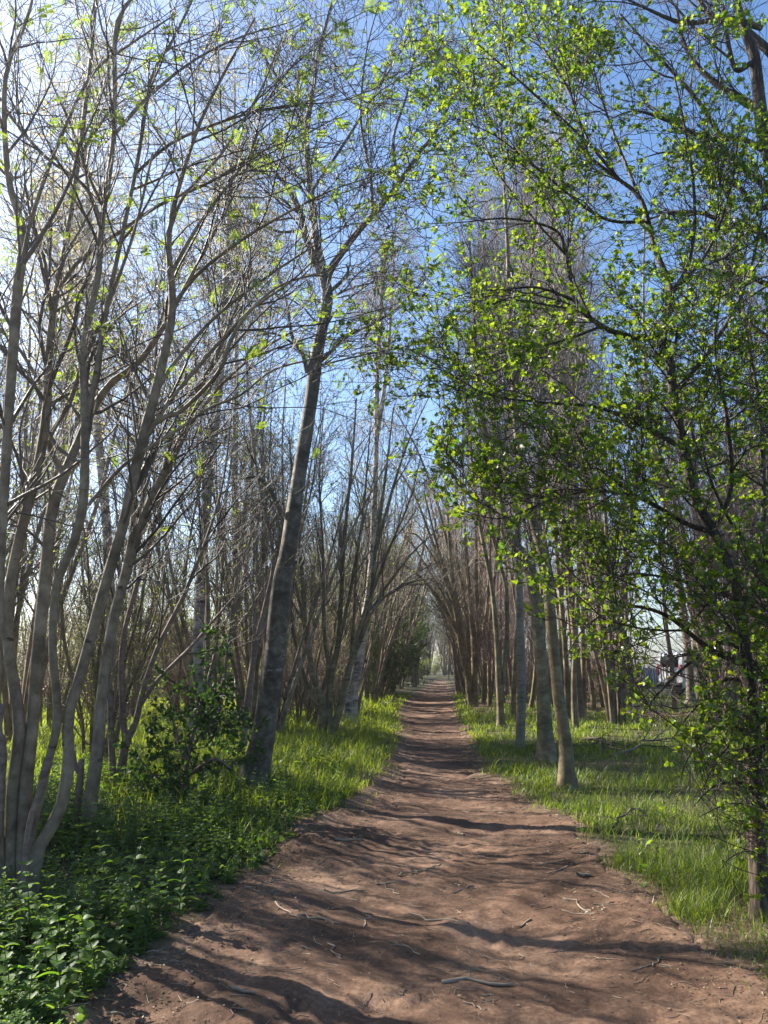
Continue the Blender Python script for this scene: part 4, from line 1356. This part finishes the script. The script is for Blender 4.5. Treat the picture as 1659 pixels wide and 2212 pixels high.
# ================================================================== BACKGROUND TREES (built once per kind, then copied)
def proto(kind, seed, H):
    global rng
    keep = rng
    rng = np.random.default_rng(seed)
    root = thing('x', 'x', 'tree', (0, -200, -50))
    n = 26
    s = np.linspace(0, 1, n)

    def st(x, y, tiltx, tilty, h, r, wob=.12):
        a, b, c_, d_ = rng.uniform(0, 6.28, 4)
        P = np.stack([x + tiltx * h * s ** 1.2 + wob * (np.sin(s * 5 + a) * s + .35 * np.sin(s * 13 + c_) * np.sqrt(s)), y + tilty * h * s ** 1.2 + wob * (np.sin(s * 4 + b) * s + .35 * np.sin(s * 11 + d_) * np.sqrt(s)), -.15 + (h + .15) * s], 1)
        return P, r * (1 - s) ** .7 * (1 + .35 * np.exp(-s * 22)) + .004
    stems = []
    leaf = None
    if kind == 'pole':
        stems.append(st(0, 0, rng.normal(0, .07), rng.normal(0, .07), H, 0.0040 * H, .42))
        if rng.random() < .6:
            P, R = stems[0]
            f = st(0, 0, rng.normal(0, .10), rng.normal(0, .1), H * .6, .022)
            stems.append((f[0] + P[8] - f[0][0], f[1]))
        lv = [(55, (.9, 2.6), (.3, 1), (30, 10), .07, .09, 8, 4, .011), (380, (.5, 1.3), (.15, 1), (34, 12), .06, .12, 6, 3, .011), (1100, (.25, .75), (.15, 1), (38, 12), .06, .14, 4, 3, .011)]
        bark, tw = M['ash'], M['tw_grey']
        rt = .003
    elif kind == 'redpole':
        stems.append(st(0, 0, rng.normal(0, .05), rng.normal(0, .05), H, .05))
        stems.append(st(.1, .05, rng.normal(0, .1), rng.normal(0, .1), H * .85, .035))
        lv = [(60, (.8, 2.4), (.12, 1), (40, 14), .06, .12, 8, 4, .011), (420, (.5, 1.3), (.1, 1), (42, 14), .04, .15, 6, 3, .011), (1500, (.25, .75), (.1, 1), (44, 14), .03, .17, 4, 3, .011)]
        bark, tw = M['red'], M['tw_red']
        rt = .003
    elif kind == 'fan':
        for i in range(9):
            a = rng.uniform(0, 6.28)
            t = rng.uniform(.04, .34)
            stems.append(st(.12 * math.cos(a), .12 * math.sin(a), t * math.cos(a), t * math.sin(a), H * rng.uniform(.7, 1), rng.uniform(.03, .06), .15))
        lv = [(90, (.9, 2.4), (.25, 1), (28, 10), .06, .09, 8, 4, .011), (420, (.4, 1.2), (.15, 1), (34, 12), .05, .12, 6, 3, .011), (1000, (.2, .65), (.15, 1), (38, 12), .05, .14, 4, 3, .011)]
        bark, tw = M['rowan'], M['tw_grey']
        rt = .0028
        leaf = (DIAM, M['l_spring'], .35, 2, (.04, .075), .1)
    elif kind == 'birch':
        stems.append(st(0, 0, rng.normal(0, .03), rng.normal(0, .03), H, .11, .2))
        lv = [(65, (1.2, 3.4), (.25, 1), (40, 12), .05, .08, 8, 4, .010), (600, (.6, 1.6), (.15, 1), (45, 14), -.06, .1, 7, 3, .010), (1800, (.4, 1.0), (.15, 1), (40, 14), -.22, .1, 5, 3, .010)]
        bark, tw = M['birch'], M['tw_tan']
        rt = .0025
        leaf = (SLIM, M['l_gold'], 1, 4, (.06, .10), -.5)
    elif kind == 'shrub':
        for i in range(11):
            a = rng.uniform(0, 6.28)
            t = rng.uniform(.1, .7)
            stems.append(st(.3 * math.cos(a), .3 * math.sin(a), t * math.cos(a), t * math.sin(a), H * rng.uniform(.5, 1), rng.uniform(.012, .025), .1))
        lv = [(110, (.5, 1.4), (.1, 1), (42, 14), .03, .16, 7, 4, .010), (700, (.3, .9), (.1, 1), (45, 14), .02, .18, 6, 3, .010), (2200, (.15, .5), (.1, 1), (46, 14), .02, .2, 4, 3, .010)]
        bark, tw = M['red'], M['tw_red']
        rt = .0028
    elif kind == 'willow':
        for i in range(10):
            a = rng.uniform(0, 6.28)
            t = rng.uniform(.05, .42)
            stems.append(st(.2 * math.cos(a), .2 * math.sin(a), t * math.cos(a) + .08, t * math.sin(a), H * rng.uniform(.6, 1), rng.uniform(.016, .034), .16))
        lv = [(130, (.7, 2.0), (.08, 1), (30, 12), .06, .12, 8, 4, .010), (600, (.35, 1.1), (.1, 1), (36, 13), .05, .14, 6, 3, .010), (1300, (.15, .55), (.1, 1), (42, 14), .05, .16, 4, 3, .010)]
        bark, tw = M['ash'], M['tw_tan']
        rt = .0025
        leaf = (DIAM, M['l_spring'], .8, 3, (.025, .05), .1)
    else:   # leafy shrub
        for i in range(9):
            a = rng.uniform(0, 6.28)
            t = rng.uniform(.1, .6)
            stems.append(st(.25 * math.cos(a), .25 * math.sin(a), t * math.cos(a), t * math.sin(a), H * rng.uniform(.5, 1), rng.uniform(.012, .025), .1))
        lv = [(100, (.5, 1.3), (.1, 1), (42, 14), .05, .14, 7, 4, .010), (600, (.25, .8), (.1, 1), (45, 14), .04, .16, 6, 3, .010), (1700, (.12, .4), (.1, 1), (46, 14), .04, .18, 4, 3, .010)]
        bark, tw = M['ash'], M['tw_grey']
        rt = .0025
        leaf = (DIAM, M['l_spring'] if kind == 'leafy' else M['l_ivy'], 1, 3 if kind == 'leafy' else 6, (.05, .09), .1)
    names = 'trunk' if len(stems) == 1 else 'stem'
    mb = MB()
    for P, R in stems:
        mb.tubes(P, R, 8, rough=.04)
    mb.build('trunk', bark, root, None, True)
    mb = MB()
    last = (np.array([a for a, b in stems]), np.array([b for a, b in stems]))
    for (c, L, t, ang, up, wig, nn, kk, lr) in lv:
        last = spawn(last[0], last[1], c, t, L, ang, up, wig, nn, .6, lr, rt)
        mb.tubes(last[0], last[1], kk)
    cr = mb.build('crown', tw, root, None, True)
    if leaf:
        tpl, mat, frac, per, size, z = leaf
        P = last[0][rng.random(len(last[0])) < frac]
        pos, d = tips(P, per, (.2, 1))
        lm = MB()
        lm.place(tpl, pos, leafdirs(d, .8, z), upn(len(pos), .8), rng.uniform(*size, len(pos)))
        lm.build('foliage', mat, cr)
    rng = keep
    return root


PROTO = {}
for kd, H, cnt in (('pole', 12, 4), ('redpole', 9, 3), ('fan', 8.5, 4), ('birch', 15, 2), ('shrub', 3.2, 3), ('leafy', 3.0, 2), ('willow', 6.0, 3), ('dark', 3.6, 1)):
    PROTO[kd] = [proto(kd, 100 + 17 * i + len(kd), H) for i in range(cnt)]
NAMES = dict(pole='pole_tree', redpole='twiggy_tree', fan='coppiced_tree', birch='silver_birch', shrub='bare_shrub', leafy='leafy_shrub', willow='sallow_tree', dark='evergreen_shrub')
USED = set()


def plant(kind, x, y, sc, label, group):
    lst = PROTO[kind]
    i = int(rng.integers(len(lst)))
    z = float(gz(x, y)) - .03
    rz = rng.uniform(0, 6.28)
    til = tuple(rng.normal(0, .035, 2))
    r = dup(lst[i], (x, y, z), rz, sc, label, group, til)
    r.name = NAMES[kind]
    r['category'] = 'shrub' if kind in ('shrub', 'leafy', 'dark') else 'tree'
    return r


PLACED = []


def scatter(kind, n, xr, yr, sc, label, group, mind=1.0, edge=1.0, ok=None):
    c = tries = 0
    while c < n and tries < n * 60:
        tries += 1
        y = rng.uniform(*yr)
        x = rng.uniform(*xr) if not callable(xr) else xr(y)
        if float(outside(np.array(x), np.array(y))) < edge:
            continue
        if ok and not ok(x, y):
            continue
        if any((x - a) ** 2 + (y - b) ** 2 < mind * mind for a, b in PLACED):
            continue
        PLACED.append((x, y))
        plant(kind, x, y, rng.uniform(*sc), label, group)
        c += 1


def view_x(y, a, b):
    """x range inside a bearing range (degrees) at distance y"""
    return lambda yy: yy * math.tan(rad(rng.uniform(a, b)))


PL_W = ('dense twiggy sallow with tiny new leaves in the left thicket', 'twiggy sallows in the left thicket')
PL_F = ('bare coppiced tree in the thicket behind the left verge', 'coppiced trees in the left thicket')
# left wood
for b, d, k in ((-24, 24, 1.45), (-13.5, 17, 1.2), (-19, 19, 1.25), (-10.5, 29, 1.5)):
    x, y = d * math.sin(rad(b)), d * math.cos(rad(b))
    PLACED.append((x, y))
    plant('birch', x, y, k, 'tall birch with golden young leaves behind the left rowans', 'golden birches behind the left rowans')
scatter('fan', 8, view_x(0, -31, -5), (11.5, 20), (.8, 1.2), 'bare coppiced tree in the thicket behind the left verge', 'coppiced trees in the left thicket', 1.4, 1.6)
scatter('willow', 11, view_x(0, -26, -2), (12, 27), (.75, 1.15), 'dense twiggy sallow with tiny new leaves in the left thicket', 'twiggy sallows in the left thicket', 1.2, 1.2)
scatter('pole', 5, view_x(0, -31, -3), (13, 24), (.7, 1.1), 'thin upright bare tree in the left wood', 'slim bare trees in the left wood', 1.2, 1.5)
scatter('leafy', 30, view_x(0, -33, -7), (23, 46), (.8, 1.6), 'yellow green leafing shrub in the sunny gap of the left wood', 'leafing shrubs in the left wood', 1.4, 1.6)
scatter('shrub', 4, view_x(0, -24, -3), (15, 24), (.7, 1.1), 'twiggy leafless shrub under the left wood', 'leafless shrubs under the left wood', 1.2, 1.2)
for kd, b, d, k in (('willow', -37, 10.2, 1.05), ('fan', -38.5, 13, .85), ('willow', -36, 12, 1.1), ('fan', -41, 14.5, 1.0), ('willow', -33, 10.6, .95), ('fan', -34.5, 9.2, .72), ('fan', -40, 12, .75)):  # unseen trees added left of the frame to shade the near path
    plant(kd, d * math.sin(rad(b)), d * math.cos(rad(b)), k, *(PL_W if kd == 'willow' else PL_F if kd == 'fan' else ('twiggy leafless shrub under the left wood', 'leafless shrubs under the left wood')))
scatter('fan', 13, view_x(0, -12, 0), (24, 50), (.8, 1.2), 'bare coppiced tree lining the left of the far path', 'coppiced trees lining the left of the far path', 1.3, .8)
for a_, k in (((846, 1503), 1.5), ((872, 1488), 1.7), ((838, 1514), 1.0)):
    q = gp(*a_)
    PLACED.append((q[0] - .5, q[1]))
    plant('dark', q[0] - .5, q[1], k, 'dark evergreen bush on the left of the far path', 'evergreen bushes by the far path')
scatter('dark', 2, view_x(0, -3, 0.6), (38, 48), (.9, 1.3), 'dark evergreen bush on the left of the far path', 'evergreen bushes by the far path', 1.5, .9)
# beside the view on the left: their shade falls on the path
scatter('fan', 3, lambda y: rng.uniform(-13, -5.2) - .25 * y, (3.5, 12), (.9, 1.2), 'bare coppiced tree in the thicket behind the left verge', 'coppiced trees in the left thicket', 1.6, 1.6,
        lambda x, y: math.degrees(math.atan2(-x, y)) > 34)
scatter('shrub', 6, lambda y: rng.uniform(-12, -5) - .2 * y, (4, 10), (.9, 1.3), 'twiggy leafless shrub under the left wood', 'leafless shrubs under the left wood', 1.4, 1.6,
        lambda x, y: math.degrees(math.atan2(-x, y)) > 34)
# right wood
scatter('pole', 15, view_x(0, 8, 32), (17, 34), (1.15, 1.5), 'tall straight grey tree in the right wood', 'tall straight trees in the right wood', 1.2, 1.5, lambda x, y: not (17.5 < math.degrees(math.atan2(x, y)) < 22.5))
scatter('pole', 8, view_x(0, 4.5, 15), (19, 32), (1.35, 1.75), 'tall straight grey tree in the right wood', 'tall straight trees in the right wood', 1.0, .9)
scatter('fan', 7, view_x(0, 7, 30), (18, 40), (.9, 1.4), 'many stemmed bare tree in the right wood', 'many stemmed trees in the right wood', 1.3, 1.2, lambda x, y: not (17.5 < math.degrees(math.atan2(x, y)) < 23))
scatter('redpole', 10, view_x(0, 6.5, 17), (22, 44), (.9, 1.4), 'reddish twiggy bare tree in the right thicket', 'reddish twiggy trees in the right thicket', 1.2, 1.5)
scatter('redpole', 8, view_x(0, 22, 31), (16, 30), (.8, 1.3), 'reddish twiggy bare tree behind the hawthorn', 'reddish twiggy trees behind the hawthorn', 1.3, 1.5)
scatter('shrub', 9, view_x(0, 7, 17), (24, 42), (.6, 1.1), 'reddish leafless shrub beside the worn side path', 'reddish leafless shrubs in the right wood', 1.2, 1.6)
scatter('pole', 10, view_x(0, 4, 12), (34, 62), (.9, 1.3), 'grey tree lining the right of the far path', 'grey trees lining the right of the far path', 1.2, .7)
for (px, py), k in (((762, 1545), 1.0), ((800, 1520), 1.15), ((822, 1512), 1.0), ((845, 1498), 1.3), ((836, 1508), 1.5), ((1008, 1500), 1.25), ((1050, 1508), 1.0), ((1000, 1492), 1.5)):
    q = gp(px, py)
    PLACED.append((q[0], q[1]))
    side_l = px < 900
    r_ = plant('fan', q[0], q[1], k, *(('bare coppiced tree lining the left of the far path', 'coppiced trees lining the left of the far path') if side_l else
                                    ('many stemmed bare tree close to the right of the far path', 'many stemmed trees close to the right of the far path')))
    r_.rotation_euler = (0, .14 if side_l else -.14, rng.uniform(-.3, .3))
# far end on both sides and across the end of the path
scatter('pole', 24, view_x(0, -8, 12), (52, 105), (.8, 1.2), 'far pale slender tree closing the end of the path', 'far slender trees around the end of the path', 1.2, .6)
scatter('fan', 14, view_x(0, -3, 8), (40, 66), (1.1, 1.5), 'far coppiced tree beside the end of the path', 'far coppiced trees around the end of the path', 1.3, .5)
scatter('fan', 30, view_x(0, -8, 11), (50, 100), (1.0, 1.5), 'far coppiced tree beside the end of the path', 'far coppiced trees around the end of the path', 1.3, .6)
scatter('leafy', 12, view_x(0, -6, 9), (56, 100), (.8, 1.6), 'far yellow green shrub near the end of the path', 'far green shrubs near the end of the path', 1.2, .7)
for q in range(16):
    plant('fan', 3.2 + q * .55 + rng.normal(0, .2), 90 + rng.uniform(0, 14) + q * .6, rng.uniform(1.0, 1.4), 'far coppiced tree beside the end of the path', 'far coppiced trees around the end of the path')
# remove the unplaced originals
for lst in PROTO.values():
    for r in lst:
        for ch in list(r.children):
            for g in list(ch.children):
                bpy.data.objects.remove(g)
            bpy.data.objects.remove(ch)
        bpy.data.objects.remove(r)

# ================================================================== VAN, CAR AND FENCE BEYOND THE RIGHT WOOD
M['white'] = plain('white_paint', (.78, .79, .80), .3)
M['blue'] = plain('blue_paint', (.03, .10, .32), .25)
M['glass'] = plain('dark_glass', (.02, .025, .03), .08)
M['tyre'] = plain('tyre_rubber', (.02, .02, .02), .8)
M['lampred'] = plain('red_lens', (.5, .02, .015), .2)
M['lampclear'] = plain('clear_lens', (.7, .7, .7), .15)
M['grey'] = plain('grey_trim', (.06, .06, .065), .6)
M['alloy'] = plain('wheel_rim', (.45, .45, .46), .35, .8)
M['fence'] = plain('weathered_fence', (.17, .17, .18), .85)


def wheel(root, x, y, r):
    a = np.arange(20) * 2 * math.pi / 20
    mb = MB()
    ring = []
    for (dy, rr) in ((-.10, r * .65), (-.11, r * .92), (-.07, r), (.07, r), (.11, r * .92), (.10, r * .65)):
        ring.append(np.stack([x + rr * np.cos(a), np.full(20, y + dy), r + rr * np.sin(a)], 1))
    V = np.array(ring)
    idx = np.arange(120).reshape(6, 20)
    q = np.stack([idx[:-1], np.roll(idx[:-1], -1, 1), np.roll(idx[1:], -1, 1), idx[1:]], -1).reshape(-1, 4)
    mb.add(V, q)
    w = mb.build('wheel', M['tyre'], root, None, True)
    mb = MB()
    for s in (-.075, .075):
        c = np.stack([x + r * .66 * np.cos(a), np.full(20, y + s), r + r * .66 * np.sin(a)], 1)
        c2 = np.stack([x + r * .2 * np.cos(a), np.full(20, y + s * 1.25), r + r * .2 * np.sin(a)], 1)
        i = np.arange(20)
        mb.add(np.vstack([c, c2, [[x, y + s * 1.3, r]]]), np.stack([i, (i + 1) % 20, 20 + (i + 1) % 20, 20 + i], 1), np.stack([20 + i, 20 + (i + 1) % 20, np.full(20, 40)], 1))
    mb.build('rim', M['alloy'], w)


def vehicle(name, label, cat, loc, rz, prof, W, paint, wins, rear, wheels, r, tail, head):
    root = thing(name, label, cat, loc, None, rz)
    mb = MB()
    mb.prism(prof, -W / 2, W / 2)
    o = mb.build('body', paint, root)
    b = o.modifiers.new('b', 'BEVEL')
    b.width = .06
    b.segments = 3
    b.limit_method = 'ANGLE'
    for poly in wins:
        for s in (-1, 1):
            mb = MB()
            mb.prism(poly, s * (W / 2 + .004), s * (W / 2 - .03))
            mb.build('side_window', M['glass'], root)
    for nm, x0, zc, hh, ww, mt in rear:
        mb = MB()
        mb.box((x0, 0, zc), (.03, ww, hh))
        mb.build(nm, mt, root)
    for x in wheels:
        for s in (-1, 1):
            wheel(root, x, s * (W / 2 - .12), r)
    for s in (-1, 1):
        mb = MB()
        mb.box((tail[0], s * (W / 2 - .09), tail[1]), (.06, .13, tail[2]))
        mb.build('tail_light', M['lampred'], root)
        mb = MB()
        mb.box((head[0], s * (W / 2 - .2), head[1]), (.06, .3, .18))
        mb.build('headlight', M['lampclear'], root)
    return root


vp = at(1418, 1500, 35.0)
zv = float(gz(vp[0] + 2.4, 36))
vehicle('parked_van', 'white van parked beyond the trees on the right', 'van', (vp[0] + 3.3, 36.2, zv), rad(14),
        [(-2.5, .35), (-2.5, 1.15), (-2.42, 1.9), (-2.3, 1.98), (.9, 1.98), (1.15, 1.9), (1.75, 1.15), (2.35, .98), (2.5, .75), (2.5, .35)], 1.9, M['white'],
        [[(.35, 1.12), (.35, 1.72), (.95, 1.72), (1.42, 1.12)]],
        [('rear_window', -2.475, 1.5, .45, 1.3, M['glass']), ('rear_bumper', -2.52, .5, .22, 1.8, M['grey']), ('number_plate', -2.53, .82, .12, .5, plain('plate', (.6, .5, .1), .5))],
        (-1.55, 1.55), .33, (-2.49, 1.15, .5), (2.43, .82))
cpz = at(1585, 1480, 44.0)
vehicle('parked_car', 'blue car parked behind the hawthorn leaves at the right', 'car', (cpz[0], 44, float(gz(cpz[0], 44))), rad(8),
        [(-2.05, .3), (-2.1, .75), (-2.0, 1.0), (-1.55, 1.42), (-.2, 1.5), (.35, 1.42), (1.0, .98), (1.9, .82), (2.1, .6), (2.1, .3)], 1.75, M['blue'],
        [[(-1.4, 1.02), (-1.25, 1.34), (-.35, 1.4), (-.35, 1.02)], [(-.28, 1.02), (-.28, 1.4), (.25, 1.34), (.72, 1.02)]],
        [('rear_bumper', -2.1, .45, .2, 1.6, M['grey'])], (-1.3, 1.3), .31, (-2.04, .82, .2), (2.04, .68))
# grey board fence
f0 = np.array([9.5, 46.0])
f1 = np.array([27.0, 49.0])
o = thing('board_fence', 'low grey weathered board fence far behind the right wood', 'fence', (f0[0], f0[1], float(gz(*f0))))
ang_f = math.atan2(*(f1 - f0)[::-1])
mb = MB()
L = np.linalg.norm(f1 - f0)
nb = int(L / .16)
for i in range(nb):
    q = f0 + (f1 - f0) * ((i + .5) / nb)
    hgt = 1.25 + rng.normal(0, .02)
    mb.box((q[0], q[1], float(gz(*q)) + hgt / 2), (.145, .025, hgt), 0, ang_f)
mb.build('board_panel', M['fence'], o, o.location)
for i in range(9):
    q = f0 + (f1 - f0) * (i / 8)
    mb = MB()
    mb.box((q[0], q[1] + .07, float(gz(*q)) + .68), (.1, .1, 1.36), 0, ang_f)
    mb.build('post', M['fence'], o, o.location)

# ================================================================== LIGHT, SKY, CAMERA
hm, hnt, hout = newmat('air')  # added air volume imitating lens flare from the sun at left
hv = hnt.nodes.new('ShaderNodeVolumePrincipled')
hv.inputs['Density'].default_value = .0018
hv.inputs['Anisotropy'].default_value = .84
hv.inputs['Color'].default_value = (.95, .97, 1, 1)
hnt.links.new(hv.outputs[0], hout.inputs['Volume'])
mb = MB()
mb.box((0, 0, 14), (900, 900, 34))
tag(mb.build('glare', hm), 'thin air volume standing in for lens haze between the trees', None, None, 'stuff')
W = bpy.data.worlds.new('World')
S.world = W
W.use_nodes = True
nt = W.node_tree
nt.nodes.clear()
sky = nt.nodes.new('ShaderNodeTexSky')
sky.sky_type = 'NISHITA'
sky.sun_disc = False
sky.sun_elevation = SUN_EL
sky.sun_rotation = SUN_AZ % (2 * math.pi)
sky.air_density = 1.0
sky.dust_density = .8
sky.ozone_density = 2.5
bg = nt.nodes.new('ShaderNodeBackground')
bg.inputs['Strength'].default_value = .07
ow = nt.nodes.new('ShaderNodeOutputWorld')
hs = nt.nodes.new('ShaderNodeHueSaturation')
hs.inputs['Saturation'].default_value = 1.15
nt.links.new(sky.outputs[0], hs.inputs['Color'])
nt.links.new(hs.outputs[0], bg.inputs[0])
nt.links.new(bg.outputs[0], ow.inputs[0])

sl = bpy.data.lights.new('sun', 'SUN')
sl.energy = 5.0
sl.angle = rad(.5)
sl.color = (1, .93, .82)
so = bpy.data.objects.new('sun', sl)
COL.objects.link(so)
so.rotation_euler = (rad(90) - SUN_EL, 0, math.pi - SUN_AZ)

cam = bpy.data.cameras.new('camera')
cam.sensor_fit = 'VERTICAL'
cam.angle_y = 2 * math.atan(CY / F)
cam.clip_end = 1000
co = bpy.data.objects.new('camera', cam)
COL.objects.link(co)
co.location = (0, 0, CAMZ)
co.rotation_euler = (rad(90) + PITCH, 0, 0)
S.camera = co

S.view_settings.view_transform = 'Standard'
S.view_settings.look = 'None'
S.view_settings.exposure = 1.92
S.view_settings.gamma = 1
c = S.cycles
c.max_bounces = 6
c.diffuse_bounces = 4
c.glossy_bounces = 2
c.transmission_bounces = 4
c.transparent_max_bounces = 4
c.caustics_reflective = False
c.caustics_refractive = False
c.use_adaptive_sampling = True
c.adaptive_threshold = .015
c.use_denoising = True
c.denoiser = 'OPENIMAGEDENOISE'
c.denoising_input_passes = 'RGB_ALBEDO_NORMAL'
c.denoising_prefilter = 'NONE'
c.sample_clamp_direct = 1.2
c.sample_clamp_indirect = .6
c.volume_bounces = 0
